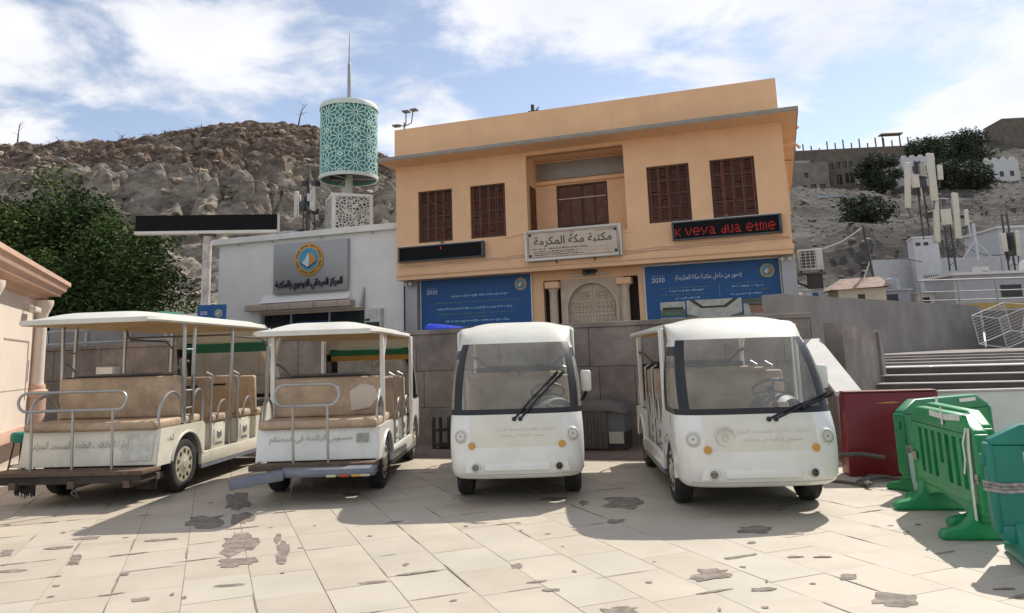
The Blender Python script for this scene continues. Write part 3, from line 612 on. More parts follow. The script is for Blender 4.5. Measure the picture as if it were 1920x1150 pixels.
# shutters: every window four leaves of four louvred panels
def shutters(x0, x1, z0, z1, y, rows, seed, louvre=True):
    rg = random.Random(seed)
    w = MB(); t = 0.055
    for a, b, c, d in ((x0, x1, z0, z0 + t), (x0, x1, z1 - t, z1), (x0, x0 + t, z0, z1), (x1 - t, x1, z0, z1)): w.box(a, b, y - 0.02, y + 0.06, c, d)
    win = w.build('window', 'shutter_wood', lib)
    MB().box(x0, x1, y + 0.07, y + 0.1, z0, z1).build('backing', 'dark_recess', win)
    lw = (x1 - x0 - 2 * t) / 4
    for i in range(4):
        a = x0 + t + i * lw; jy = rg.uniform(-0.012, 0.012)
        for k in (0, 1):
            MB().box(a + 0.006 if k == 0 else a + lw - 0.05, a + 0.05 if k == 0 else a + lw - 0.006, y - 0.012 + jy, y + 0.03 + jy, z0 + t, z1 - t).build('stile', 'shutter_red' if rg.random() < 0.4 else 'shutter_wood', win, bevel=0.005, seg=1)
        ph = (z1 - z0 - 2 * t) / rows
        for r_ in range(rows):
            b0 = z0 + t + r_ * ph; jp = rg.uniform(-0.01, 0.012)
            MB().box(a + 0.05, a + lw - 0.05, y - 0.008 + jy, y + 0.03 + jy, b0 - 0.016, b0 + 0.022).build('rail', 'shutter_wood', win)
            if louvre:
                pl = MB(); n = 9; pz = (ph - 0.05) / n; brk = rg.randrange(n) if rg.random() < 0.35 else -1
                for q in range(n):
                    zc = b0 + 0.025 + pz * (q + 0.5); tl = rg.uniform(-0.004, 0.004)
                    if q == brk: continue
                    pl.add([(a + 0.05, y + 0.004 + jy + jp, zc - pz * 0.5), (a + lw - 0.05, y + 0.004 + jy + jp, zc - pz * 0.5 + tl), (a + lw - 0.05, y + 0.034 + jy + jp, zc + pz * 0.48 + tl), (a + 0.05, y + 0.034 + jy + jp, zc + pz * 0.48)], [(0, 1, 2, 3)])
                pl.build('louvre_panel', 'shutter_panel', win)
            else:
                MB().box(a + 0.05, a + lw - 0.05, y + 0.008 + jy, y + 0.025 + jy, b0 + 0.022, b0 + ph - 0.016).build('panel', 'shutter_panel', win)
    return win
for i, (a, b) in enumerate(WINS): shutters(a, b, 5.57, 7.43, 0.11, 4, 40 + i)
win = shutters(-1.15, 0.67, 5.5, 7.40, 1.24, 1, 60, False)
for z in (6.88, 5.93): MB().box(-1.09, 0.61, 1.215, 1.232, z, z + 0.035).build('cross_rail', 'shutter_wood' if z < 6 else 'stone_beige', win)
# ground floor
MB().wall(-6.25, 6.08, 1.9, 4.30, [(-1.62, 1.62, 1.9, 4.02)], 0.72, 0.95).build('ground_floor_wall', 'ochre_plaster', lib)
MB().box(6.08, 6.50, 0.30, 0.95, 1.9, 4.30).build('pier', 'alu_grey', lib, bevel=0.01)
MB().box(-6.72, -6.25, 0.45, 0.95, 1.9, 4.30).build('pier', 'alu_grey', lib, bevel=0.01)
MB().box(-6.80, -6.73, 0.5, 0.95, 1.9, 4.28).build('gap_shade', 'dark_recess', lib)  # dark box filling the gap, painted as its shade
arch = arc(0.04, 3.04, 0.84, 180, 0, 20)
poly = [(-1.02, 1.9), (-1.02, 4.02), (1.12, 4.02), (1.12, 1.9), (0.88, 1.9)] + arch[::-1] + [(-0.80, 1.9)]
dr = MB().prism(poly, lambda p, q, t: (p, t, q), 0.74, 0.98).build('door_surround', 'stone_beige', lib)
ring = arc(0.04, 3.04, 0.92, 180, 0, 20); ring2 = arc(0.04, 3.04, 0.82, 180, 0, 20)
MB().prism([(-0.88, 1.9)] + ring + [(0.96, 1.9), (0.86, 1.9)] + ring2[::-1] + [(-0.78, 1.9)], lambda p, q, t: (p, t, q), 0.69, 0.742).build('archivolt', 'stone_beige', lib)
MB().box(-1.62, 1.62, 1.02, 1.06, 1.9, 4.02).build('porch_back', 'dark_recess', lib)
for sg in (-1, 1):
    a = [p for p in arc(0.04, 3.04, 0.835, 90, 180 if sg < 0 else 0, 10)]
    leaf = [(0.04 + sg * 0.006, 1.9), (0.04 + sg * 0.006, a[0][1])] + a[1:] + [(0.04 + sg * 0.835, 1.9)]
    d = MB().prism(leaf, lambda p, q, t: (p, t, q), 0.88, 0.94).build('door', 'stone_beige', lib)
    for k, (z0, z1) in enumerate(((1.98, 2.36), (2.44, 2.82), (2.90, 3.26), (3.32, 3.60))):
        w = 0.66 if k < 3 else 0.42; x0 = 0.04 + sg * 0.08; x1 = x0 + sg * w
        fr = MB(); xa, xb = min(x0, x1), max(x0, x1)
        for p in ((xa, xb, z0, z0 + 0.03), (xa, xb, z1 - 0.03, z1), (xa, xa + 0.03, z0, z1), (xb - 0.03, xb, z0, z1)): fr.box(p[0], p[1], 0.85, 0.882, p[2], p[3])
        fr.build('moulding', 'stone_beige', d)
        cxm, czm = (xa + xb) / 2, (z0 + z1) / 2; ro = MB()
        for q in range(4):
            xm = xa + 0.06 + (xb - xa - 0.12) * (q + 0.5) / 4
            ro.lathe([(0.055, 0), (0.05, 0.02), (0.02, 0.03)], Matrix.Translation((xm, 0.879, czm)) @ Matrix.Rotation(R(90), 4, 'X'), 8)
            for s_ in (-1, 1): ro.lathe([(0.035, 0), (0.03, 0.015)], Matrix.Translation((xm, 0.879, czm + s_ * 0.10)) @ Matrix.Rotation(R(90), 4, 'X'), 6)
        ro.build('carving', 'door_carved', d)
for x in (-1.27, 1.17):
    MB().lathe([(0.17, 1.9), (0.17, 2.0), (0.145, 2.05), (0.14, 3.62), (0.17, 3.68), (0.18, 3.74)], Matrix.Translation((x, 0.72, 0)), 20).build('column', 'stone_beige', lib, smooth=True)
    MB().box(x - 0.24, x + 0.24, 0.48, 0.96, 3.742, 3.96).build('capital', 'ochre_plaster', lib, bevel=0.012)
MB().tube([(-0.55, 0.6, 4.13), (0.62, 0.6, 4.15)], 0.03, 8).build('tube_lamp', 'frame_white', lib)
fl = MB().box(-0.16, 0.02, 0.45, 0.62, 4.12, 4.24).box(0.06, 0.24, 0.46, 0.62, 4.12, 4.23).box(-0.2, 0.28, 0.56, 0.66, 4.2, 4.28); fl.build('flood_lamp', 'black_trim', lib, bevel=0.01)
for x in (-6.6, -6.42, 6.12, 6.34): MB().lathe([(0.05, 0), (0.065, 0.1), (0.06, 0.13)], Matrix.Translation((x, 0.36, 4.2)) @ Matrix.Rotation(R(100), 4, 'X'), 12).build('spot_lamp', 'ac_white', lib, smooth=True)
for k, (a, b, za, zb) in enumerate(((-6.7, -1.95, 4.72, 4.80), (-6.7, -1.95, 4.78, 4.86), (1.35, 6.4, 4.70, 4.80), (1.35, 6.4, 4.76, 4.84), (1.35, 6.4, 4.66, 4.78), (-2.7, -1.95, 5.50, 5.58))):
    MB().tube([(a + (b - a) * i / 12, -0.012, za + (zb - za) * i / 12 + 0.02 * math.sin(i * 1.7 + k)) for i in range(13)], 0.008, 5).build('cable', 'kiosk_pink', lib)
for z in (7.85, 8.5): MB().tube([(6.45, 0.9, z), (6.85, 0.9, z + 0.02), (6.98, 0.9, z - 0.12)], 0.05, 8).build('roof_spout', 'ochre_plaster', lib)
MB().tube([(6.50, 0.7, 7.2), (6.50, 0.7, 5.6)], 0.02, 6).build('pipe', 'ochre_plaster', lib)
MB().tube([(6.46, 0.75, 7.35), (6.70, 0.75, 7.33)], 0.015, 6).build('bracket', 'dark_metal', lib)
MB().box(S1 - 0.02, S1 + 0.05, 0.3, 1.2, 4.5, 4.62).build('side_ledge', 'ochre_plaster', lib)

# displays, sign and banners that hang on it
def led(name, label, s0, s1, z0, z1, text=None):
    t = thing(name, label, 'led display', tuple(FP(0, 0)), FRZ)
    MB().box(s0, s1, -0.15, -0.03, z0, z1).build('screen', 'led_black', t)
    f = MB()
    for a, b, c, d in ((s0 - 0.03, s0 + 0.03, z0 - 0.02, z1 + 0.02), (s1 - 0.05, s1 + 0.03, z0 - 0.02, z1 + 0.02), (s0, s1, z0 - 0.02, z0 + 0.02), (s0, s1, z1 - 0.02, z1 + 0.02)): f.box(a, b, -0.18, -0.028, c, d)
    f.build('frame', 'led_frame', t)
    MB().box(s0, s1, -0.12, -0.0, z1 + 0.021, z1 + 0.05).build('top_strip', 'frame_white', t)
    MB().lathe([(0.05, 0), (0.06, 0.06), (0.02, 0.1)], Matrix.Translation(((s0 + s1) / 2 + 0.05, -0.1, z1 + 0.05)), 10).build('sensor', 'zinc_grey', t, smooth=True)
    return t
l1 = led('led_display', 'blank black LED display strip under the two left shutters', -6.64, -3.46, 4.93, 5.43)
MB().box(-5.05, -5.02, -0.156, -0.151, 5.28, 5.36).build('lit_pixel', 'led_red', l1)
l2 = led('led_display', 'black LED display showing red moving text under the right shutters', 2.96, 6.18, 4.96, 5.50)
PIX = {'k': ('1..1', '1.1.', '11..', '1.1.', '1..1'), 'v': ('1...1', '1...1', '.1.1.', '.1.1.', '..1..'), 'e': ('.111.', '1...1', '11111', '1....', '.111.'), 'y': ('1...1', '1...1', '.1.1.', '..1..', '.1...'),
       'a': ('.11..', '...1.', '.111.', '1..1.', '.1111'), 'd': ('...1', '...1', '.111', '1..1', '.111'), 'u': ('1..1', '1..1', '1..1', '1..1', '.111'), 't': ('.1.', '111', '.1.', '.1.', '.11'), 'm': ('11.1.', '1.1.1', '1.1.1', '1.1.1', '1.1.1'), ' ': ('..',) * 5}
mbp = MB(); x = 3.03; px = 0.031
for ch in 'k veya dua etme':
    g = PIX[ch]
    for r_, row in enumerate(g):
        for c_, b in enumerate(row):
            if b == '1':
                for h2 in (0, 1): mbp.box(x + c_ * px * 1.35 + 0.004, x + (c_ + 0.62) * px * 1.35, -0.156, -0.151, 5.30 - (r_ + h2 * 0.5) * 0.050 - 0.014, 5.30 - (r_ + h2 * 0.5) * 0.050)
    x += (len(g[0]) + 0.75) * px * 1.35
stuff(mbp.build('lettering', 'led_red', l2))
sg = thing('library_sign', 'framed beige library name board in green Arabic lettering below the loggia', 'sign', tuple(FP(0, 0)), FRZ)
MB().box(-1.90, 1.29, -0.22, -0.06, 4.64, 5.61).build('board', 'sign_face', sg)
f = MB()
for a, b, c, d in ((-1.93, -1.85, 4.61, 5.64), (1.24, 1.32, 4.61, 5.64), (-1.85, 1.24, 4.61, 4.68), (-1.85, 1.24, 5.57, 5.64)): f.box(a, b, -0.25, -0.04, c, d)
f.build('frame', 'frame_white', sg, bevel=0.01)
for a, b, c, d in ((-1.80, 1.19, 4.715, 4.727), (-1.80, 1.19, 5.52, 5.532), (-1.80, -1.788, 4.727, 5.52), (1.178, 1.19, 4.727, 5.52)): MB().box(a, b, -0.224, -0.22, c, d).build('border_line', 'sign_brown', sg)
for x, z in ((-1.74, 4.78), (1.13, 4.78), (-1.74, 5.47), (1.13, 5.47)): MB().lathe([(0.05, 0), (0.045, 0.006)], Matrix.Translation((x, -0.22, z)) @ Matrix.Rotation(R(90), 4, 'X'), 10).build('stud', 'sign_green', sg)
lettering(arabic('مكتبة مكة المكرمة'), 2.62, 0.36, 'sign_green', sg, (-0.30, -0.225, 5.22), name='arabic_lettering', bold=0.012)
lettering('Makkah al Mukarramah Library', 1.30, 0.085, 'sign_brown', sg, (-0.45, -0.225, 4.985), name='latin_lettering', bold=0.008)
rough_lines(sg, -1.7, 0.0, -0.224, 4.76, 4.93, 3, 'sign_brown', 4, 0.035); rough_lines(sg, 0.25, 1.1, -0.224, 4.80, 5.0, 2, 'kiosk_pink', 6, 0.05); rough_lines(sg, -1.72, -1.2, -0.224, 4.96, 5.02, 1, 'sign_brown', 7, 0.04); rough_lines(sg, 0.4, 1.1, -0.224, 5.44, 5.5, 1, 'sign_brown', 9, 0.03)
MB().tube([(-0.30 + 0.05 * math.cos(a), -0.224, 5.47 + 0.06 * math.sin(a)) for a in [i * math.pi / 8 for i in range(16)]], 0.008, 5, closed=True).build('crest', 'sign_brown', sg)
for x in (-0.9, 0.4): MB().tube([(x, -0.15, 4.61), (x, 0.05, 4.46)], 0.02, 6).build('bracket', 'dark_metal', sg)
def emblem(par, x, y, z, r, gold='emblem_gold', nm='emblem'):
    rt = Matrix.Translation((x, y, z)) @ Matrix.Rotation(R(90), 4, 'X')
    e = MB().lathe([(r, 0), (r, 0.03 * r / 0.6 + 0.004), (r * 0.97, 0.04 * r / 0.6 + 0.006)], rt, 36).build(nm, gold, par, smooth=True)
    t = 0.04 * r / 0.6 + 0.008; k = r / 0.62
    MB().lathe([(r * 0.70, t), (r * 0.68, t + 0.004)], rt, 32).build('disc', 'emblem_blue', e)
    def pl(pts, m, n, dy): MB().prism([(x + p * k, z + q * k) for p, q in pts], lambda p, q, tt: (p, tt, q), y - t - 0.004 - dy, y - t - 0.012 - dy).build(n, m, e)
    pl([(-0.32, -0.14), (-0.05, -0.30), (0.0, -0.26), (0.02, 0.06), (-0.02, 0.26), (-0.14, 0.02)], 'print_white', 'open_page', 0.0)
    pl([(0.025, -0.26), (0.34, -0.06), (0.30, 0.04), (0.20, 0.16), (0.10, 0.26), (0.03, 0.22)], 'emblem_orange', 'book_wing', 0.0)
    pl([(-0.34, -0.15), (-0.02, -0.36), (0.36, -0.10), (0.35, -0.055), (-0.02, -0.30), (-0.33, -0.10)], 'sign_brown', 'book_edge', 0.01)
    if r > 0.3:
        for i in range(40):
            a = 2 * math.pi * i / 40; rr = r * 0.84; w = 0.025 + 0.02 * ((i * 7) % 3) / 2
            mt = Matrix.Translation((x + rr * math.cos(a), y - t - 0.001, z + rr * math.sin(a))) @ Matrix.Rotation(-a, 4, 'Y')
            if i % 5: MB().box(-0.02, 0.02, -0.003, 0.0, -w, w, mt).build('ring_mark', 'sign_brown', e)
    return e
def banner(label, s0, s1, z0, z1, y=0.66):
    t = thing('blue_banner', label, 'banner', tuple(FP(0, 0)), FRZ, 'blue printed banners on the library ground floor')
    MB().box(s0, s1, y, y + 0.03, z0, z1).build('sheet', 'banner_blue', t)
    f = MB()
    for a, b, c, d in ((s0 - 0.04, s0, z0, z1 + 0.04), (s1, s1 + 0.04, z0, z1 + 0.04), (s0, s1, z1, z1 + 0.04)): f.box(a, b, y - 0.02, y + 0.04, c, d)
    f.build('edge_frame', 'frame_white', t)
    emblem(t, s1 - 0.36, y, z1 - 0.36, 0.22, 'print_gold')
    lettering('2030', 0.42, 0.15, 'print_white', t, (s0 + 0.42, y - 0.004, z1 - 0.46))
    rough_lines(t, s0 + 0.22, s0 + 0.62, y - 0.004, z1 - 0.36, z1 - 0.30, 1, 'print_pale', 3, 0.03)
    return t
b1 = banner('blue banner with rows of small pale text left of the carved door', -6.18, -2.05, 1.95, 4.33)
for k, (z, c, w) in enumerate(((3.68, 'print_white', 1.25), (3.46, 'print_olive', 1.75), (3.24, 'print_white', 1.55), (3.06, 'print_olive', 1.6), (2.93, 'print_olive', 0.5), (2.80, 'print_white', 1.35), (2.60, 'print_olive', 1.65), (2.48, 'print_olive', 0.4), (2.36, 'print_white', 1.3))):
    rough_lines(b1, -4.05 - w, -4.05 + w, 0.656, z - 0.04, z + 0.04, 1, c if c != 'print_white' else 'print_pale', 70 + k, 0.085 if c == 'print_white' else 0.05)
b2 = banner('blue banner with a row of interior photographs right of the carved door', 1.86, 6.02, 1.95, 4.26)
lettering(arabic('(صور من داخل مكتبة مكة المكرمة)'), 2.05, 0.20, 'print_white', b2, (3.86, 0.656, 3.83), name='arabic_lettering', bold=0.006)
MB().box(4.18, 4.19, 0.655, 0.659, 3.16, 3.56).build('divider', 'print_pale', b2)
for k, (x0, x1, z, c) in enumerate(((2.3, 3.9, 3.52, 'print_olive'), (2.6, 3.7, 3.42, 'print_pale'), (2.2, 4.0, 3.30, 'print_olive'), (2.7, 3.6, 3.18, 'print_pale'), (4.5, 5.5, 3.56, 'print_olive'), (4.45, 5.6, 3.46, 'print_pale'), (4.3, 5.7, 3.34, 'print_olive'), (4.5, 5.5, 3.22, 'print_pale'))):
    rough_lines(b2, x0, x1, 0.656, z - 0.04, z + 0.04, 1, c, 90 + k, 0.07 if c == 'print_pale' else 0.035)
mk('photo_cream', (0.50, 0.48, 0.40), 0.6, var=0.2, scale=5); mk('photo_green', (0.10, 0.12, 0.075), 0.6, var=0.5, scale=9); mk('photo_floor', (0.33, 0.17, 0.11), 0.6, var=0.25, scale=6); mk('photo_dark', (0.04, 0.045, 0.04), 0.6, var=0.3, scale=8); mk('photo_sky', (0.24, 0.33, 0.36), 0.6, var=0.3, scale=5)
def photo(x0, x1, z0, z1, kind):
    y = 0.652; p = MB().box(x0, x1, y, y + 0.006, z0, z1).build('photograph', 'photo_cream', b2); w, h = x1 - x0, z1 - z0
    def pg(pts, m, k): MB().add([(x0 + a * w, y - 0.0015 * k, z0 + b * h) for a, b in pts], [tuple(range(len(pts)))]).build('picture_area', m, p)
    if kind == 0:
        pg([(0, 0), (1, 0), (1, 0.45), (0, 0.45)], 'photo_green', 1); pg([(0.08, 0.45), (0.92, 0.45), (0.92, 0.62), (0.08, 0.62)], 'photo_dark', 1); pg([(0.15, 0.1), (0.9, 0.08), (0.8, 0.3), (0.2, 0.3)], 'print_olive', 2)
    elif kind == 1:
        pg([(0, 0), (1, 0), (1, 1), (0, 1)], 'photo_sky', 1)
        for i in range(5): pg([(0.05 + 0.2 * i, 0.05), (0.09 + 0.2 * i, 0.05), (0.09 + 0.2 * i, 0.9 - 0.1 * i), (0.05 + 0.2 * i, 0.95 - 0.1 * i)], 'photo_cream', 2)
    elif kind == 2:
        pg([(0, 0), (1, 0), (0.78, 0.30), (0.22, 0.30)], 'photo_floor', 1); pg([(0, 0), (0.22, 0.28), (0.22, 0.52), (0, 0.62)], 'photo_green', 2); pg([(1, 0), (0.78, 0.28), (0.78, 0.52), (1, 0.62)], 'photo_green', 2)
        pg([(0.05, 1), (0.95, 1), (0.72, 0.76), (0.26, 0.76)], 'photo_dark', 1); pg([(0.14, 1), (0.86, 1), (0.68, 0.82), (0.3, 0.82)], 'photo_cream', 2)
        for i in range(9): a = 0.2 + 0.066 * i; pg([(a, 0.26), (a + 0.055, 0.26), (a + 0.05, 0.44 + 0.03 * (i % 3)), (a + 0.005, 0.42 + 0.04 * (i % 2))], 'photo_green' if i % 4 else 'photo_dark', 3)
    elif kind == 3:
        pg([(0, 0.7), (1, 0.72), (1, 1), (0, 1)], 'photo_green', 1); pg([(0.25, 0.05), (0.8, 0.1), (0.95, 0.55), (0.2, 0.6)], 'photo_floor', 1); pg([(0.2, 0.6), (0.95, 0.55), (0.97, 0.66), (0.18, 0.7)], 'photo_dark', 2)
    else:
        pg([(0, 0), (1, 0), (1, 0.6), (0, 0.55)], 'photo_green', 1); pg([(0.35, 0.7), (0.6, 0.7), (0.6, 0.82), (0.35, 0.82)], 'photo_dark', 1)
photo(2.30, 3.08, 2.62, 3.08, 0); photo(2.30, 3.08, 1.98, 2.59, 1); photo(3.13, 4.82, 1.98, 3.10, 2); photo(4.87, 5.66, 2.56, 3.06, 3); photo(4.87, 5.66, 2.0, 2.53, 4)

# ------------------------------------------------------------------ the white annexe
an = thing('white_annexe', 'low white rendered building with flat coping left of the ochre one', 'building', tuple(FO), FRZ)
MB().wall(-15.18, -6.86, 1.9, 6.30, [(-13.2, -8.54, 1.9, 3.50)], 0.8, 1.1).build('wall', 'annex_white', an)
MB().box(-15.18, -14.9, 1.1, 9.5, 1.9, 6.30).build('side_wall', 'annex_white', an)
MB().box(-15.18, -6.9, 9.5, 9.8, 1.9, 6.30).build('rear_wall', 'annex_white', an)
MB().box(-15.1, -6.9, 1.0, 9.6, 6.12, 6.28).build('roof', 'concrete_grey', an)
s = -15.45
while s < -6.95:
    e_ = min(s + 1.65, -6.9); MB().box(s + 0.003, e_ - 0.003, 0.62, 1.2, 6.30, 6.53).build('coping_stone', 'coping_white', an, bevel=0.01, seg=1); s = e_
MB().box(-15.45, -14.85, 1.21, 9.6, 6.30, 6.53).build('coping_side', 'coping_white', an)
for i, x in enumerate((-14.2, -12.6, -10.4, -8.2)): MB().tube([(x, 0.78, 6.25), (x, 0.68, 6.22)], 0.02, 6).build('drip_pipe', 'mast_steel', an)
MB().box(-13.2, -8.54, 1.02, 1.06, 1.9, 3.5).build('glazing', 'dark_glass', an)
for x in (-13.17, -11.9, -10.2, -8.6): MB().box(x, x + 0.07, 0.96, 1.02, 1.9, 3.5).build('mullion', 'alu_grey', an)
MB().box(-13.2, -8.54, 0.94, 1.0, 3.40, 3.495).build('header', 'stone_beige', an)
for x, w in ((-11.6, 0.9), (-10.9, 0.7)): MB().box(x, x + w, 0.98, 1.0, 2.4, 3.1).build('window_poster', 'banner_blue_dark', an)
x = -13.62
for w in (1.05, 0.98, 1.08, 1.0, 0.55):
    MB().box(x + 0.006, x + w - 0.006, 0.42, 0.82, 3.55, 3.80).build('lintel_block', 'stone_pink', an, bevel=0.03, seg=2); x += w
mbp = MB(); mbp.prism([(0.80, 3.81), (0.80, 4.16), (0.46, 3.83)], lambda p, q, t: (t, p, q), -13.0, -9.1); mbp.build('awning_slope', 'annex_white', an)
MB().prism([(0.80, 3.52), (0.80, 4.25), (0.48, 3.55)], lambda p, q, t: (t, p, q), -8.62, -8.54).build('awning_end', 'alu_grey', an)
at = thing('cash_machine', 'white wall kiosk with black screen beside the annexe entrance', 'machine', tuple(FP(0, 0)), FRZ)
MB().box(-8.43, -7.77, 0.55, 0.798, 1.95, 3.42).build('body', 'ac_white', at, bevel=0.02); MB().box(-8.38, -7.82, 0.54, 0.552, 2.1, 2.92).build('screen', 'black_trim', at)
rough_lines(at, -8.3, -7.85, 0.545, 3.05, 3.35, 4, 'faded_print', 5, 0.03); MB().lathe([(0.15, 0), (0.15, 0.01)], Matrix.Translation((-7.98, 0.54, 2.5)) @ Matrix.Rotation(R(90), 4, 'X'), 20).build('dial', 'grey_plastic', at)
MB().box(-8.40, -8.2, 0.545, 0.552, 2.97, 3.05).build('logo_plate', 'black_trim', at)
np_ = MB().box(-7.55, -6.95, 0.785, 0.798, 2.2, 3.15).build('notice_panel', 'coping_white', None, loc=tuple(FO), rz=FRZ); tag(np_, 'blank white notice panel on annexe wall beside the cash machine', 'notice')
asg = thing('annexe_sign', 'grey metal sign with round book emblem and raised Arabic letters', 'sign', tuple(FP(0, 0)), FRZ)
MB().box(-12.47, -9.19, 0.62, 0.78, 4.18, 6.11).build('panel', 'alu_grey', asg, bevel=0.015)
emblem(asg, -10.85, 0.62, 5.42, 0.63)
lettering(arabic('المركز الميداني التوعوي بالمكتبة'), 2.95, 0.42, 'letter_navy', asg, (-10.86, 0.60, 4.47), depth=0.06, name='arabic_lettering', bold=0.010)
lettering(arabic('المركز الميداني التوعوي بالمكتبة'), 2.95, 0.42, 'print_white', asg, (-10.885, 0.575, 4.485), depth=0.0, name='letter_face')

# ------------------------------------------------------------------ teal lattice lantern tower on the annexe roof
TC = FP(-10.87, 3.5, 0)
tw = thing('lattice_tower', 'teal cylinder lantern tower with star lattice and tall spire above annexe', 'tower', (TC.x, TC.y, 6.28), FRZ)
Z = lambda z: z - 6.28
MB().lathe([(0.16, Z(6.28)), (0.16, Z(9.3))], None, 16).build('pole', 'teal_rim', tw, smooth=True)
RT, ZB, ZT = 1.21, 9.12, 12.26
MB().lathe([(RT - 0.07, Z(ZB)), (RT - 0.07, Z(ZT))], None, 48, caps=False).build('inner_drum', 'teal_deep', tw, smooth=True)
MB().lathe([(RT - 0.06, Z(ZB) - 0.02), (RT + 0.035, Z(ZB) - 0.02), (RT + 0.035, Z(ZB) + 0.12), (RT - 0.06, Z(ZB) + 0.12)], None, 56, caps=False).build('lower_rim', 'teal_rim', tw, smooth=True)
MB().lathe([(RT + 0.03, Z(ZT) - 0.12), (RT + 0.03, Z(ZT) + 0.04), (RT - 0.02, Z(ZT) + 0.12), (0.75, Z(ZT) + 0.26), (0.42, Z(ZT) + 0.36), (0.38, Z(ZT) + 0.42), (0.10, Z(ZT) + 0.50)], None, 56, caps=False).build('cap', 'teal_rim', tw, smooth=True)
MB().lathe([(RT - 0.1, Z(ZB) + 0.1), (0.1, Z(ZB) + 0.25)], None, 40, caps=False).build('drum_floor', 'dark_metal', tw)
for a in range(3): MB().tube([(0, 0, Z(ZB) + 0.06), (1.1 * math.cos(a * 2.09 + 0.4), 1.1 * math.sin(a * 2.09 + 0.4), Z(ZB) + 0.02)], 0.03, 6).build('spoke', 'mast_steel', tw)
MB().lathe([(0.30, 0), (0.30, 0.3)], Matrix.Translation((-0.45, -0.2, Z(ZB) - 0.02)), 14).build('siren', 'antenna_dark', tw, smooth=True)
MB().lathe([(0.085, Z(12.7)), (0.07, Z(14.3)), (0.05, Z(14.35)), (0.035, Z(14.4)), (0.012, Z(15.75))], None, 10).build('spire', 'mast_steel', tw, smooth=True)
lat = MB()
def rib(a0, z0, a1, z1, w=0.034):
    n = max(1, int(abs(a1 - a0) * RT / 0.12) + 1); L_ = math.hypot((a1 - a0) * RT, z1 - z0)
    if L_ < 1e-4: return
    px, pz = -(z1 - z0) / L_ * w / 2, (a1 - a0) * RT / L_ * w / 2; vs = []
    for i in range(n + 1):
        a, z = a0 + (a1 - a0) * i / n, z0 + (z1 - z0) * i / n
        for sgn in (-1, 1):
            aa, z_ = a + sgn * px / RT, min(max(z + sgn * pz, Z(ZB)), Z(ZT))
            for r_ in (RT - 0.03, RT): vs.append((r_ * math.cos(aa), r_ * math.sin(aa), z_))
    fs = []
    for i in range(n):
        k = i * 4; fs += [(k + 1, k + 3, k + 7, k + 5), (k, k + 1, k + 5, k + 4), (k + 2, k + 6, k + 7, k + 3)]
    lat.add(vs, fs)
rows = [(ZB + 0.50, 0.0), (ZB + 1.57, 0.5), (ZB + 2.64, 0.0)]
zin = lambda z: Z(ZB) - 0.02 <= z <= Z(ZT) + 0.02
for zr_, of in rows:
    for k in range(6):
        ca, cz = (k + of) * math.pi / 3 + 0.24, Z(zr_)
        P = lambda r_, d: (ca + r_ * math.cos(R(d)) / RT, cz + r_ * math.sin(R(d)))
        def seg(p, q, w=0.034):
            if zin(p[1]) and zin(q[1]): rib(*p, *q, w)
        for i in range(12):
            d = 30 * i
            seg(P(0.085, d), P(0.085, d + 30), 0.045); seg(P(0.12, d + 15), P(0.41, d + 15), 0.040)
            seg(P(0.41, d + 15), P(0.52, d), 0.036); seg(P(0.41, d + 15), P(0.52, d + 30), 0.036)
            seg(P(0.52, d), P(0.66, d + 15), 0.034); seg(P(0.52, d), P(0.66, d - 15), 0.034)
        for i in range(6):                                   # small stars between the rosettes
            d = 60 * i + 30; c = P(0.70, d)
            if not zin(c[1]): continue
            for j in range(8):
                a0 = R(45 * j); r0, r1 = (0.10, 0.06)
                seg((c[0] + r0 * math.cos(a0) / RT, c[1] + r0 * math.sin(a0)), (c[0] + r1 * math.cos(a0 + R(22.5)) / RT, c[1] + r1 * math.sin(a0 + R(22.5))), 0.03)
                seg((c[0] + r1 * math.cos(a0 + R(22.5)) / RT, c[1] + r1 * math.sin(a0 + R(22.5))), (c[0] + r0 * math.cos(a0 + R(45)) / RT, c[1] + r0 * math.sin(a0 + R(45))), 0.03)
lat.build('star_lattice', 'teal_light', tw)
# perforated box round the foot of the pole
m_ = bpy.data.materials.new('perforated'); m_.use_nodes = True; nt = m_.node_tree; g_ = nt.nodes.new('ShaderNodeNewGeometry'); v_ = nt.nodes.new('ShaderNodeTexVoronoi'); v_.feature = 'DISTANCE_TO_EDGE'; v_.inputs['Scale'].default_value = 8.5
nt.links.new(g_.outputs['Position'], v_.inputs['Vector']); r_ = nt.nodes.new('ShaderNodeMapRange'); r_.inputs[1].default_value = 0.13; r_.inputs[2].default_value = 0.17; nt.links.new(v_.outputs['Distance'], r_.inputs[0])
mx_ = nt.nodes.new('ShaderNodeMix'); mx_.data_type = 'RGBA'; mx_.inputs[6].default_value = (0.62, 0.60, 0.54, 1); mx_.inputs[7].default_value = (0.06, 0.06, 0.055, 1); nt.links.new(r_.outputs[0], mx_.inputs[0]); nt.links.new(mx_.outputs[2], nt.nodes['Principled BSDF'].inputs['Base Color']); M['perforated'] = m_
rot = Matrix.Rotation(R(42), 4, 'Z'); hb = 0.84
MB().box(-hb, hb, -hb, hb, Z(6.3), Z(8.36), rot).build('screen_box', 'coping_white', tw)
for k in range(4):
    rk = rot @ Matrix.Rotation(R(90 * k), 4, 'Z'); MB().box(-hb + 0.14, hb - 0.14, -hb - 0.012, -hb - 0.004, Z(6.6), Z(8.24), rk).build('perforated_panel', 'perforated', tw)

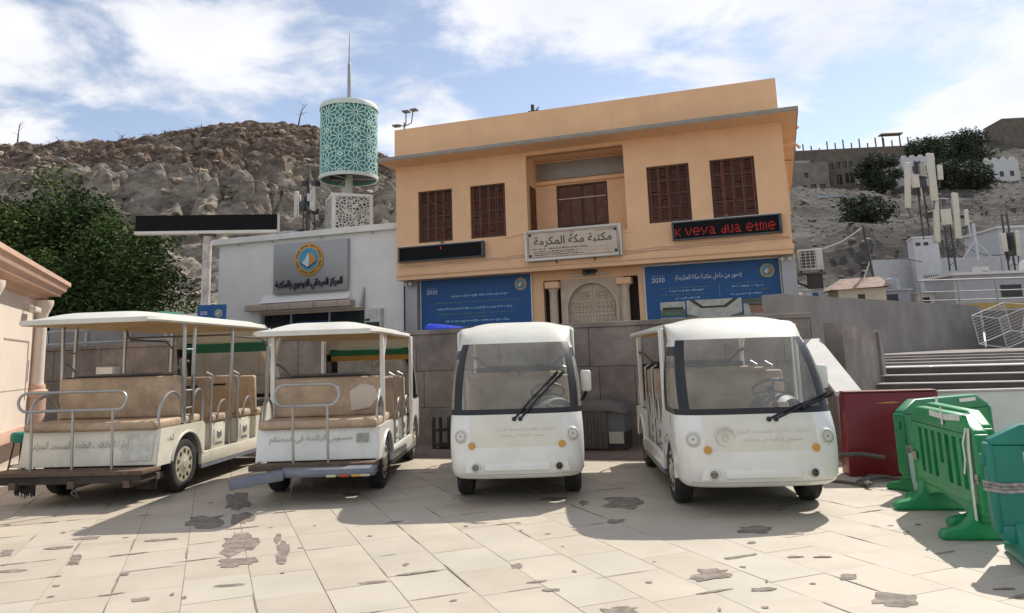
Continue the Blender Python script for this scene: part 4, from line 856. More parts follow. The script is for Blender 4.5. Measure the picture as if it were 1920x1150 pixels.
# roof and wall fittings
def ac_unit(label, loc, rz, w=0.8, h=0.6, d=0.3):
    t = thing('air_conditioner', label, 'air conditioner', loc, rz, 'outdoor air conditioner units')
    MB().box(-w / 2, w / 2, 0, d, 0.06, h).build('casing', 'ac_white', t, bevel=0.015)
    MB().box(-w / 2 + 0.06, w / 2 - 0.2, -0.006, -0.002, 0.12, h - 0.06).build('grille_backing', 'ac_grille', t)
    for i in range(6): MB().box(-w / 2 + 0.05, w / 2 - 0.19, -0.016, -0.007, 0.12 + (h - 0.2) * i / 5.5, 0.135 + (h - 0.2) * i / 5.5).build('grille_bar', 'ac_white', t)
    for i in range(4): MB().box(-w / 2 + 0.08 + (w - 0.32) * i / 3, -w / 2 + 0.10 + (w - 0.32) * i / 3, -0.018, -0.008, 0.12, h - 0.07).build('grille_bar', 'ac_white', t)
    for x in (-w / 2 + 0.05, w / 2 - 0.1): MB().box(x, x + 0.05, 0.02, d - 0.02, 0, 0.06).build('foot', 'dark_metal', t)
    return t
ac_unit('air conditioner unit lying on the annexe roof below the antenna cluster', tuple(FP(-12.85, 1.8, 6.29)), FRZ, 1.0, 0.55)
ac_unit('large air conditioner unit on the annexe roof beside the ochre wall', tuple(FP(-8.0, 3.6, 6.29)), FRZ, 1.1, 1.55)
t = ac_unit('air conditioner unit on a bracket at the right side of the ochre building', tuple(FP(6.95, 0.9, 3.78)), FRZ, 0.72, 0.72)
MB().box(-0.42, 0.42, 0.02, 0.3, -0.06, -0.005).build('shelf', 'rusty_wood', t); MB().box(-0.15, 0.3, 0.05, 0.25, -0.5, -0.07).build('pump', 'dark_metal', t); MB().tube([(-0.42, 0.2, 0.45), (-0.52, 0.2, 0.1), (-0.40, 0.2, -0.3), (0.0, 0.2, -0.5)], 0.03, 6).build('hose', 'black_trim', t)
def antenna_panel(par, x, y, z, h, w=0.26, rz=0.0, m='antenna_cream'):
    o = MB().box(-w / 2, w / 2, -0.07, 0.07, 0, h).build('panel_antenna', m, par, bevel=0.03, loc=(x, y, z), rz=rz); return o
tm = thing('roof_antenna_cluster', 'cluster of mobile antennas and radio boxes on the annexe roof', 'antenna', tuple(FP(-12.55, 3.0, 6.28)), FRZ)
MB().tube([(0, 0, 0), (0, 0, 3.0)], 0.06, 8).build('pole', 'antenna_dark', tm)
for x, z, h in ((-0.45, 1.3, 1.15), (0.42, 1.5, 1.2)): antenna_panel(tm, x, -0.15, z, h, 0.17)
rg = random.Random(2)
for k in range(11): 
    x, z = rg.uniform(-0.5, 0.5), rg.uniform(0.4, 2.7); MB().box(x - 0.12, x + 0.12, rg.uniform(-0.3, -0.1), 0.05, z, z + rg.uniform(0.2, 0.42)).build('radio_box', rg.choice(('antenna_dark', 'antenna_dark', 'ac_white')), tm, bevel=0.02)
for k in range(5): x = rg.uniform(-0.4, 0.4); MB().tube([(x, 0, 0.1), (x + rg.uniform(-0.2, 0.2), -0.15, 1.0), (x + rg.uniform(-0.2, 0.2), -0.1, 2.2)], 0.025, 6).build('cable', 'antenna_dark', tm)
MB().tube([(0, 0, 3.0), (0.02, 0, 3.5)], 0.015, 5).build('rod', 'antenna_dark', tm)
fp = FP(-6.62, 0.3, 9.84); fl = thing('roof_floodlights', 'small cluster of floodlights on the left end of the parapet', 'floodlight', tuple(fp), FRZ)
MB().tube([(0, 0, 0), (0, 0, 0.35)], 0.03, 6).build('post', 'zinc_grey', fl)
for x, z in ((-0.30, 0.22), (0.10, 0.72), (0.42, 0.74)):
    MB().tube([(0, 0, 0.2), (x * 0.7, 0, 0.3), (x * 0.9, -0.03, z)], 0.022, 6).build('arm', 'zinc_grey', fl); MB().box(x - 0.13, x + 0.13, -0.16, 0.1, z, z + 0.06).build('lamp_head', 'zinc_grey', fl, bevel=0.015)
rp = FP(-1.55, 0.2, 9.84); cm = thing('roof_bracket', 'small dark bracket fitting on the middle of the parapet', 'bracket', tuple(rp), FRZ)
MB().box(-0.2, 0.2, -0.08, 0.08, 0, 0.07).build('plate', 'dark_metal', cm); MB().box(-0.1, 0.0, -0.05, 0.05, 0.07, 0.3).build('upright', 'dark_metal', cm); MB().tube([(0.05, 0, 0.07), (0.18, 0, 0.2)], 0.02, 6).build('stay', 'dark_metal', cm)

# LED billboard on a post, and the small blue board below it
bb = thing('post_billboard', 'long blank black LED billboard on a rusty white post', 'billboard', (-8.05, 20.0, 1.93), R(6.5))
MB().box(-1.80, 1.80, -0.1, 0.1, 3.12, 3.54).build('screen', 'led_black', bb); MB().box(-1.81, 1.81, -0.13, 0.11, 3.04, 3.118).build('lower_strip', 'frame_white', bb)
MB().box(1.805, 1.83, -0.12, 0.11, 3.05, 3.56).build('end_plate', 'alu_grey', bb); mk('rusty_white', (0.58, 0.55, 0.5), 0.6, var=0.1, dirt=(0.2, 0.11, 0.06), dscale=2.5, damt=0.7)
MB().tube([(0, 0.02, 0), (0, 0.02, 3.05)], 0.115, 14).build('post', 'rusty_white', bb); MB().box(-0.2, 0.2, -0.1, 0.14, 2.98, 3.04).build('bracket', 'rusty_wood', bb)
sb = thing('blue_notice_board', 'small blue notice board behind the longest cart roof', 'notice board', (-7.48, 19.0, 1.93), R(-4))
MB().box(-0.36, 0.36, 0, 0.05, 0.62, 1.10).build('board', 'banner_blue', sb); emblem(sb, 0.18, -0.001, 0.88, 0.1, 'print_gold'); lettering('2030', 0.18, 0.09, 'print_white', sb, (-0.2, -0.005, 0.9))
for x in (-0.3, 0.3): MB().box(x - 0.02, x + 0.02, 0.01, 0.04, 0, 0.62).build('leg', 'mast_steel', sb)
lw = thing('low_terrace_wall', 'low plain grey wall on the terrace beneath the trees', 'wall', (-9.6, 20.6, 1.9), R(-10))
MB().box(-3.2, 1.75, 0, 0.25, 0, 0.95).build('panel', 'concrete_grey', lw); MB().box(-3.25, 1.8, -0.04, 0.29, 0.95, 1.02).build('coping', 'coping_white', lw)

# ------------------------------------------------------------------ electric shuttle carts
def super_row(z, yf, hw, b, yb, n=3.2, k=28):
    pts = [(hw, yb, z), (hw, (yb + yf - b) / 2, z)]
    for i in range(k + 1):
        ph = math.pi * i / k; c, s_ = math.cos(ph), math.sin(ph)
        pts.append((hw * math.copysign(abs(c) ** (2 / n), c), yf - b + b * max(s_, 0) ** (2 / n), z))
    return pts + [(-hw, (yb + yf - b) / 2, z), (-hw, yb, z)]
def wheel(par, x, y, r, w, side, cap='hubcap'):
    T = Matrix.Translation((x, y, r)) @ Matrix.Rotation(R(90) * side, 4, 'Y')
    h = w / 2; pr = [(r * 0.60, -h * 0.8), (r * 0.72, -h), (r * 0.90, -h * 0.98), (r * 0.975, -h * 0.78), (r, -h * 0.45), (r, h * 0.45), (r * 0.975, h * 0.78), (r * 0.90, h * 0.98), (r * 0.72, h), (r * 0.60, h * 0.8)]
    t = MB().lathe(pr, T, 36).build('wheel', 'black_rubber', par, smooth=True)
    g = MB()
    for q in range(3): g.lathe([(r * 1.002, h * (-0.3 + 0.3 * q) - 0.006), (r * 1.003, h * (-0.3 + 0.3 * q)), (r * 1.002, h * (-0.3 + 0.3 * q) + 0.006)], T, 36, caps=False)
    g.build('tread_groove', 'black_trim', t)
    MB().lathe([(r * 0.64, h * 0.70), (r * 0.64, h * 0.90), (r * 0.58, h * 0.95), (r * 0.50, h * 0.86), (r * 0.26, h * 0.98), (r * 0.20, h * 1.10), (r * 0.05, h * 1.12)], T, 32).build('hubcap', cap, t, smooth=True)
    s = MB()
    for k in range(10):
        a = 2 * math.pi * k / 10; rt = T @ Matrix.Rotation(a, 4, 'Z'); s.box(r * 0.40, r * 0.56, -r * 0.055, r * 0.055, h * 0.86, h * 0.965, rt)
    stuff(s.build('hub_slot', 'dark_metal', t))
    MB().lathe([(r * 0.16, h * 1.10), (r * 0.15, h * 1.16), (r * 0.06, h * 1.17)], T, 16).build('hub_centre', cap, t, smooth=True)
    return t
def cushion(par, x0, x1, y0, y1, z0, z1, name='cushion', m='tan_leather', bev=0.035, tilt=0.0, piv=None):
    mb = MB(); mt = None
    if tilt: mt = Matrix.Translation((0, piv[0], piv[1])) @ Matrix.Rotation(tilt, 4, 'X') @ Matrix.Translation((0, -piv[0], -piv[1]))
    mb.box(x0, x1, y0, y1, z0, z1, mt); return mb.build(name, m, par, bevel=bev, seg=3)
def hoop(par, x, y0, y1, z0, z1, r=0.016, m='steel_tube', name='arm_hoop'):
    ym, R_ = (y0 + y1) / 2, (y1 - y0) / 2; pts = [(x, y0, z0)] + [(x, ym - R_ * math.cos(R(a)), z1 - R_ + R_ * math.sin(R(a))) for a in range(0, 181, 20)] + [(x, y1, z0)]
    return MB().tube(pts, r, 8).build(name, m, par, smooth=True)

def build_cart(name, label, loc, heading, hw=0.725, WB=2.6, zr=1.90, wr=0.31, rear=-0.62, rows=(1.05, 1.80), post='cart_white', body='cart_white', film=None, rear_kind=0, ladder=False, wipers=0, mirror=True, front=0.62, fade=None, zk=1.0, hump=0.115, group='electric shuttle carts parked in a row'):
    c = thing(name, label, 'shuttle cart', loc, heading, group)
    tw_ = 0.18
    for sx in (-1, 1):
        for y in (0, WB): wheel(c, sx * (hw - 0.115), y, wr, tw_, sx)
    MB().box(-hw + 0.25, hw - 0.25, rear + 0.1, WB + 0.35, 0.24, 0.36).build('chassis', 'dark_metal', c)
    for y in (0, WB): MB().tube([(-hw + 0.15, y, wr), (hw - 0.15, y, wr)], 0.045, 8).build('axle', 'dark_metal', c)
    # floor and sills
    MB().box(-hw + 0.02, hw - 0.02, 0.42, WB - 0.42, 0.36, 0.42).build('floor', 'grey_plastic', c)
    for sx in (-1, 1):
        MB().box(min(sx * hw, sx * (hw - 0.05)), max(sx * hw, sx * (hw - 0.05)), 0.40, WB - 0.42, 0.27, 0.43).build('sill', body, c, bevel=0.012)
        MB().box(min(sx * (hw + 0.004), sx * (hw - 0.03)), max(sx * (hw + 0.004), sx * (hw - 0.03)), 0.40, WB - 0.42, 0.225, 0.268).build('sill_trim', 'bumper_grey', c)
    # rear fenders with arches
    a = arc(0, wr, wr + 0.065, 172, 8, 16); zs = 0.78 * zk
    pl = [(rear, 0.40), (-wr - 0.08, 0.40)] + [p for p in a if p[1] > 0.38] + [(wr + 0.08, 0.40), (0.47, 0.40), (0.47, zs - 0.05), (0.42, zs), (rear + 0.06, zs)]
    for sx in (-1, 1):
        x0, x1 = sx * (hw - 0.035), sx * hw
        MB().prism(pl, lambda p, q, t: (t, p, q), x0, x1).build('rear_fender', body, c)
        lip = [(p, q) for p, q in arc(0, wr, wr + 0.065, 168, 12, 16)]
        MB().tube([(sx * (hw + 0.004), p, q) for p, q in lip], 0.016, 6).build('arch_lip', body, c, smooth=True)
        MB().prism([(p, q) for p, q in arc(0, wr, wr + 0.06, 180, 0, 14)], lambda p, q, t: (t, p, q), sx * (hw - 0.30), sx * (hw - 0.29)).build('arch_liner', 'black_trim', c)
    # rear panel leaning out towards its foot
    rp = MB(); rp.add([(-hw + 0.01, rear - 0.03, 0.42), (hw - 0.01, rear - 0.03, 0.42), (hw - 0.01, rear + 0.06, zs - 0.005), (-hw + 0.01, rear + 0.06, zs - 0.005), (-hw + 0.01, rear + 0.05, 0.42), (hw - 0.01, rear + 0.05, 0.42), (hw - 0.01, rear + 0.1, zs - 0.005), (-hw + 0.01, rear + 0.1, zs - 0.005)],
                      [(0, 1, 2, 3), (5, 4, 7, 6), (0, 4, 5, 1), (3, 2, 6, 7), (0, 3, 7, 4), (1, 5, 6, 2)])
    rpo = rp.build('rear_panel', body, c, bevel=0.012)
    MB().box(-hw + 0.04, hw - 0.04, rear + 0.1, 0.46, zs - 0.05, zs - 0.006).build('seat_deck', body, c)
    MB().box(-hw + 0.04, hw - 0.04, 0.43, 0.465, 0.42, zs - 0.05).build('seat_riser', body, c)
    # rear bench, back to back with a forward one
    cushion(c, -hw + 0.03, hw - 0.03, rear - 0.02, -0.10, zs, zs + 0.10, 'rear_cushion')
    bt = 1.36 * zk
    cushion(c, -hw + 0.05, hw - 0.05, -0.12, -0.03, zs + 0.10, bt, 'backrest', tilt=R(4), piv=(-0.07, zs + 0.1))
    cushion(c, -hw + 0.05, hw - 0.05, 0.00, 0.46, zs, zs + 0.10, 'cushion')
    MB().box(-hw + 0.06, hw - 0.06, -0.026, 0.01, zs + 0.1, bt + 0.015).build('back_board', 'black_trim', c)
    MB().tube([(-hw + 0.02, -0.02, bt + 0.18), (-hw + 0.10, -0.02, bt + 0.15), (-hw + 0.22, -0.02, bt + 0.03), (hw - 0.22, -0.02, bt + 0.03), (hw - 0.10, -0.02, bt + 0.15), (hw - 0.02, -0.02, bt + 0.18)], 0.017, 8).build('back_rail', 'steel_dark', c, smooth=True)
    for y in rows:
        MB().box(-hw + 0.06, hw - 0.06, y - 0.34, y + 0.10, 0.42, zs - 0.05).build('seat_box', body, c, bevel=0.015)
        cushion(c, -hw + 0.04, hw - 0.04, y - 0.36, y + 0.14, zs - 0.05, zs + 0.06)
        for sx in (-1, 1):
            xa, xb = (0.03, hw - 0.05) if sx > 0 else (-hw + 0.05, -0.03)
            bk = cushion(c, xa, xb, y - 0.44, y - 0.34, zs + 0.02, bt - 0.04, 'backrest', tilt=R(5), piv=(y - 0.4, zs))
            MB().tube([(xa + 0.15, y - 0.455, bt - 0.16), (xa + 0.17, y - 0.50, bt - 0.17), (xb - 0.17, y - 0.50, bt - 0.17), (xb - 0.15, y - 0.455, bt - 0.16)], 0.013, 6).build('grab_handle', 'black_trim', bk)
            MB().tube([(sx * (hw - 0.03), y - 0.43, 0.45), (sx * (hw - 0.03), y - 0.43, bt - 0.02), (sx * (hw - 0.10), y - 0.46, bt + 0.02)], 0.016, 8).build('back_frame', 'steel_tube', bk, smooth=True)
            hoop(c, sx * (hw - 0.03), y - 0.22, y + 0.10, zs - 0.02, zs + 0.24)
        MB().box(hw - 0.058, hw - 0.052, y - 0.26, y + 0.02, 0.47, zs - 0.14).build('side_plate', 'cart_cream', c, bevel=0.002)
        MB().box(hw - 0.053, hw - 0.049, y - 0.22, y - 0.02, 0.47, 0.50).build('plate_slot', 'grey_plastic', c)
        lg = MB().prism([(y - 0.18, 0.57), (y - 0.11, 0.545), (y - 0.04, 0.57), (y - 0.04, 0.65), (y - 0.11, 0.625), (y - 0.18, 0.65)], lambda p, q, t: (t, p, q), hw - 0.052, hw - 0.048); lg.build('book_logo', 'grey_plastic', c)
    # driver seat, dashboard, steering wheel
    cushion(c, -hw + 0.08, hw - 0.08, WB - 0.55, WB - 0.12, zs - 0.08, zs + 0.04, 'driver_cushion'); cushion(c, -hw + 0.08, hw - 0.08, WB - 0.66, WB - 0.55, zs, bt - 0.06, 'driver_backrest', tilt=R(6), piv=(WB - 0.6, zs))
    MB().box(-hw + 0.08, hw - 0.08, WB - 0.60, WB - 0.14, 0.42, zs - 0.08).build('driver_seat_box', body, c)
    MB().box(-hw + 0.06, hw - 0.06, WB + 0.12, WB + 0.36, 0.60, 0.92 * zk).build('dashboard', 'grey_plastic', c, bevel=0.04)
    bn = MB().grid(lambda u, v: (-0.36 + 0.27 * math.cos(math.pi * u) * (1 - 0.25 * v), WB + 0.14 + 0.24 * v, 0.93 * zk + 0.15 * math.sin(math.pi * u) * (1 - 0.5 * v * v)), 16, 8); bn.build('instrument_hood', 'grey_plastic', c, smooth=True)
    sc_ = Vector((-0.36, WB + 0.02, 1.12 * zk)); q = Matrix.Translation(sc_) @ Matrix.Rotation(R(32), 4, 'X')
    sw_ = MB().tube([q @ Vector((0.19 * math.cos(2 * math.pi * i / 28), 0.19 * math.sin(2 * math.pi * i / 28), 0)) for i in range(28)], 0.016, 8, closed=True).build('steering_wheel', 'grey_plastic', c, smooth=True)
    sp = MB()
    for a_ in (90, 210, 330): sp.tube([q @ Vector((0, 0, -0.02)), q @ Vector((0.185 * math.cos(R(a_)), 0.185 * math.sin(R(a_)), 0))], 0.013, 6)
    sp.lathe([(0.05, -0.03), (0.05, 0.01), (0.03, 0.02)], q, 14); sp.tube([sc_, sc_ + Vector((0, 0.22, -0.28))], 0.03, 8); sp.build('wheel_spokes', 'grey_plastic', sw_, smooth=True)
    # front shell
    kx = hw / 0.725
    prof = [(0.27, 0.52, 0.655), (0.30, 0.575, 0.690), (0.36, 0.605, 0.712), (0.47, 0.618, 0.722), (0.60, 0.618, 0.725), (0.70, 0.612, 0.725), (0.78, 0.595, 0.724), (0.86, 0.562, 0.722), (0.93, 0.525, 0.72)]
    zq_ = lambda z: z * (zk if z > 0.5 else 1)
    prof = [(z * (zk if z > 0.5 else 1), WB + y - 0.62 + front, w * kx) for z, y, w in prof]
    rws = [super_row(z, y, w, 0.30, WB + wr + 0.06, 3.4) for z, y, w in prof]; nc = len(rws[0])
    fs = MB(); fs.grid(lambda u, v: rws[min(int(round(v * (len(rws) - 1))), len(rws) - 1)][int(round(u * (nc - 1)))], nc, len(rws)); cowl = fs.build('front_cowl', body, c, smooth=True)
    if wipers:
        cowl.data.materials.append(M['cart_faded'])
        for p_ in cowl.data.polygons:
            if abs(p_.center.x) < 0.52 and 0.62 < p_.center.z < 0.90 * zk: p_.material_index = 1
    def cowl_pt(x, z):
        for (z0, y0_, w0), (z1, y1_, w1) in zip(prof, prof[1:]):
            if z <= z1: k = max(0, (z - z0) / (z1 - z0)); yf, w = y0_ + (y1_ - y0_) * k, w0 + (w1 - w0) * k; break
        return (x, yf - 0.30 + 0.30 * max(0, 1 - min(1, abs(x) / w) ** 3.4) ** (1 / 3.4) + 0.001, z)
    for sx in (-1, 1): MB().tube([(sx * (hw - 0.002), WB + wr + 0.068, 0.31), (sx * (hw - 0.002), WB + wr + 0.068, 0.92 * zk)], 0.004, 5).build('panel_seam', 'grey_plastic', c)
    MB().tube([cowl_pt(-hw * 0.86 + hw * 1.72 * i / 24, 0.318) for i in range(25)], 0.003, 5).build('panel_seam', 'faded_print', c)
    for sx in (-1, 1):                                          # front fender with arch
        ar = [p for p in arc(WB, wr, wr + 0.06, 4, 176, 16)]; zt = 0.93 * zk
        pl = [(WB + wr + 0.075, 0.30)] + [p for p in ar if p[1] > 0.3] + [(WB - wr - 0.075, 0.28), (WB - 0.46, 0.28), (WB - 0.46, 0.44), (WB - 0.42, 0.60), (WB - 0.34, zt - 0.10), (WB - 0.28, zt), (WB + wr + 0.075, zt)]
        MB().prism(pl, lambda p, q_, t: (t, p, q_), sx * (hw - 0.034), sx * (hw - 0.004)).build('front_fender', body, c)
        MB().prism([(p, q_) for p, q_ in arc(WB, wr, wr + 0.055, 180, 0, 14)], lambda p, q_, t: (t, p, q_), sx * (hw - 0.28), sx * (hw - 0.27)).build('arch_liner', 'black_trim', c)
    up = [(0.93, 0.525, 0.72), (0.985, 0.495, 0.722), (1.10, 0.435, 0.722), (1.25, 0.365, 0.716), (1.40, 0.285, 0.705), (1.55, 0.195, 0.688), (1.66, 0.115, 0.668), (1.735, 0.055, 0.650), (1.79, 0.085, 0.68), (1.84, 0.02, 0.655), (1.885, -0.08, 0.60), (1.915, -0.22, 0.52), (1.93, -0.42, 0.42)]
    up = [(z * zk + (zr - 1.90 * zk) * max(0, (z - 1.2) / 0.7), WB + y - 0.62 + front, w * kx) for z, y, w in up]
    ur = [super_row(z, y, w, 0.30, min(WB - 0.02, y - 0.32), 3.4) for z, y, w in up]
    gl, bl, wh, qg, ql = MB(), MB(), MB(), MB(), MB()
    for j in range(len(ur) - 1):
        for i in range(nc - 1):
            q4 = (ur[j][i], ur[j][i + 1], ur[j + 1][i + 1], ur[j + 1][i]); rat = abs(q4[0][0] + q4[1][0]) / 2 / up[j][2]; z = up[j][0]
            side = i < 2 or i >= nc - 3
            if j >= 7: continue
            elif rat < 0.82 and not side: t = gl if j >= 1 else bl
            elif rat < 0.93 and not side: t = bl
            elif j == 0 or j == 5: t = bl
            elif j >= 6: t = wh
            elif i in (0, nc - 2): t = bl
            else: t = qg if q4[0][0] > 0 else ql
            t.add(q4, [(0, 1, 2, 3)])
    gl.build('windscreen', 'windscreen', c, smooth=True); bl.build('windscreen_frame', 'black_trim', c, smooth=True); qg.build('quarter_window', 'side_glass', c, smooth=True); ql.build('quarter_window', 'side_glass', c, smooth=True)
    if film:
        for k, (z0, z1, mm) in enumerate(film):
            f_ = MB()
            rr = [super_row(z * zk + (zr - 1.90 * zk) * max(0, (z - 1.2) / 0.7), WB + y - 0.62 + front - 0.012, w * kx - 0.01, 0.30, WB, 3.4) for z, y, w in ((z0, 0.085 + (1.66 - z0) * 0.74, 0.66), (z1, 0.085 + (1.66 - z1) * 0.74, 0.65))]
            for i in range(5, nc - 6): f_.add((rr[0][i], rr[0][i + 1], rr[1][i + 1], rr[1][i]), [(0, 1, 2, 3)])
            f_.build('sun_film', mm, c)
    # lamps on the cowl
    zq = lambda z: z * (zk if z > 0.5 else 1)
    for sx in (-1, 1):
        T = Matrix.Translation((sx * 0.59 * kx, WB + 0.48 - 0.62 + front, zq(0.715))) @ Matrix.Rotation(R(-90 + 4), 4, 'X') @ Matrix.Rotation(R(0), 4, 'Y')
        T = Matrix.Translation((sx * 0.59 * kx, WB + front - 0.075, zq(0.715))) @ Matrix.Rotation(R(-18 * sx), 4, 'Z') @ Matrix.Rotation(R(-84), 4, 'X')
        hd = MB().lathe([(0.074, -0.05), (0.074, 0.015), (0.062, 0.028)], T, 24).build('headlight', 'roof_white', c, smooth=True)
        MB().lathe([(0.058, 0.02), (0.057, 0.030), (0.050, 0.034)], T, 24, caps=False).build('lamp_ring', 'steel_tube', hd, smooth=True); MB().lathe([(0.050, 0.012), (0.030, 0.004), (0.016, 0.0)], T, 24).build('reflector', 'lamp_glass', hd, smooth=True); MB().lathe([(0.014, 0.0), (0.014, 0.022), (0.008, 0.03)], T, 12).build('bulb', 'grey_plastic', hd, smooth=True)
        T = Matrix.Translation((sx * 0.475 * kx, WB + front - 0.038, zq(0.62))) @ Matrix.Rotation(R(-8 * sx), 4, 'Z') @ Matrix.Rotation(R(-88), 4, 'X')
        MB().lathe([(0.036, -0.02), (0.036, 0.03), (0.028, 0.042)], T, 18).build('indicator', 'amber', c, smooth=True)
        T = Matrix.Translation((sx * 0.435 * kx, WB + front - 0.03, 0.40)) @ Matrix.Rotation(R(-8 * sx), 4, 'Z') @ Matrix.Rotation(R(-90), 4, 'X')
        fg = MB().lathe([(0.050, -0.03), (0.050, 0.026), (0.042, 0.034)], T, 20).build('fog_lamp', 'roof_white', c, smooth=True)
        MB().lathe([(0.038, 0.02), (0.036, 0.036), (0.01, 0.040)], T, 18).build('lens', 'lamp_dark' if (wipers == 1 and sx < 0) else 'lamp_glass', fg, smooth=True)
        T2 = Matrix.Translation((sx * 0.46 * kx, WB + front - 0.012, 0.345)); MB().prism([(-0.10, 0), (0.10, 0), (0.07, 0.10), (-0.03, 0.12)] if sx > 0 else [(0.10, 0), (-0.10, 0), (-0.07, 0.10), (0.03, 0.12)], lambda p, q_, t: (sx * 0.46 * kx + p, t, 0.345 + q_), WB + front - 0.045, WB + front - 0.023).build('lamp_recess', body, c, bevel=0.004)
    MB().box(-0.35, 0.35, WB + front - 0.03, WB + front + 0.003, 0.355, 0.44).build('bumper_band', body, c, bevel=0.02, seg=3)
    if wipers:
        px0 = 0.02 if wipers == 1 else -0.10; dx, dz = (-0.50, 0.42) if wipers == 1 else (-0.62, 0.15); yw = WB + front
        for k, o_ in enumerate((0, -0.065)):
            p0 = Vector((px0 + o_, yw - 0.075, zq(0.885) - 0.004)); p1 = Vector((px0 + o_ + dx * 0.45, yw - 0.11 - 0.05 * dz, zq(0.93) + dz * 0.45)); p2 = Vector((px0 + o_ + dx, yw - 0.17 - 0.22 * dz - (0.05 if wipers == 2 else 0), zq(0.93) + dz))
            w_ = MB().tube([p0, p1, p2], [0.013, 0.010, 0.007], 6).build('wiper', 'black_trim', c); MB().lathe([(0.024, -0.03), (0.024, 0.02), (0.012, 0.03)], Matrix.Translation(p0) @ Matrix.Rotation(R(-80), 4, 'X'), 12).build('pivot', 'black_trim', w_)
            MB().tube([p1 + Vector((0.02, 0.012, -0.03)), p2 + Vector((0.01, 0.012, 0.02))], 0.011, 5).build('blade', 'black_trim', w_)
    if mirror:
        for sx in ((-1,) if wipers else (1,)):
            mr = MB().box(-0.06, 0.06, -0.05, 0.03, -0.12, 0.12).build('mirror', body, c, bevel=0.03, seg=3, loc=(sx * (hw + 0.075), WB + 0.22, 1.24 * zk), rz=R(8 * sx))
            MB().tube([(-sx * 0.0, 0, -0.12), (-sx * 0.04, 0, -0.20), (-sx * 0.14, -0.02, -0.22)], 0.02, 6).build('mirror_arm', 'black_trim', mr)
    # roof
    y0, y1 = rear - 0.26, WB - 0.30
    def rz_(x, y):
        u = abs(x) / (hw + 0.02); v = max(0, 2 * ((y0 + y1) / 2 - y) / (y1 - y0)); e = max(0, 1 - u ** 5) * max(0, 1 - v ** 9)
        return zr + 0.02 + hump * e * (0.55 + 0.45 * (1 - min(1, max(0, (u - 0.35) / 0.4)) ** 2))
    def rx(u, v):
        y = y0 + (y1 - y0) * v; t = min(1, (y - y0) / 0.25); tf = min(1, (y1 - y) / 0.9); return (u * 2 - 1) * (hw + 0.02) * (0.90 + 0.10 * math.sqrt(max(0, 1 - (1 - t) ** 2))) * (0.875 + 0.125 * math.sqrt(max(0, 1 - (1 - tf) ** 2))), y
    top = MB(); top.grid(lambda u, v: (lambda x, y: (x, y, rz_(x, y)))(*rx(u, v)), 25, 30); roof = top.build('roof', 'roof_white', c, smooth=True)
    S_ = ur[7]
    def vis(i, t):
        a = Vector(S_[i]); x = a.x / up[7][2] * (hw + 0.02) * 0.875; b = Vector((x, y1 + 0.004, rz_(x, y1))); mid = (a + b) / 2 + Vector((0, 0.10, 0.085)); mid.x = (a.x + b.x) / 2 * 1.01
        if a.y < y1: b.y = a.y
        return tuple(a * (1 - t) ** 2 + mid * 2 * t * (1 - t) + b * t * t)
    for j in range(9):
        for i in range(nc - 1): wh.add((vis(i, j / 9), vis(i + 1, j / 9), vis(i + 1, (j + 1) / 9), vis(i, (j + 1) / 9)), [(0, 1, 2, 3)])
    wh.build('roof_visor', 'roof_white', c, smooth=True)
    ed = MB(); ring = [rx(i / 24, 0) for i in range(25)] + [rx(1, j / 29) for j in range(1, 30)] + [rx(1 - i / 24, 1) for i in range(1, 25)] + [rx(0, 1 - j / 29) for j in range(1, 29)]
    n = len(ring); vs = [(x, y, rz_(x, y) + 0.002) for x, y in ring] + [(x * 1.015, y * 1.0, zr - 0.012) for x, y in ring] + [(x * 0.985, y, zr - 0.035) for x, y in ring]
    ed.add(vs, [(i, (i + 1) % n, n + (i + 1) % n, n + i) for i in range(n)] + [(n + i, n + (i + 1) % n, 2 * n + (i + 1) % n, 2 * n + i) for i in range(n)]); ed.build('roof_edge', 'roof_white', roof, smooth=True)
    ul = MB(); ul.grid(lambda u, v: (lambda x, y: (x * 0.985, y, zr - 0.034 + 0.10 * max(0, 1 - (abs(x) / hw) ** 2.5) * max(0, 1 - abs(2 * (y - (y0 + y1) / 2) / (y1 - y0)) ** 6)))(*rx(u, v)), 17, 14); ul.build('roof_lining', 'roof_lining', roof, smooth=True)
    # posts
    def post_(x, y, ya, z0, w=0.042, d=0.045, m=post): return MB().add([(x - w / 2, y - d / 2, z0), (x + w / 2, y - d / 2, z0), (x + w / 2, y + d / 2, z0), (x - w / 2, y + d / 2, z0), (x - w / 2, ya - d / 2, zr), (x + w / 2, ya - d / 2, zr), (x + w / 2, ya + d / 2, zr), (x - w / 2, ya + d / 2, zr)], [(0, 1, 2, 3), (7, 6, 5, 4), (0, 4, 5, 1), (1, 5, 6, 2), (2, 6, 7, 3), (3, 7, 4, 0)]).build('post', m, c, bevel=0.008, seg=1)
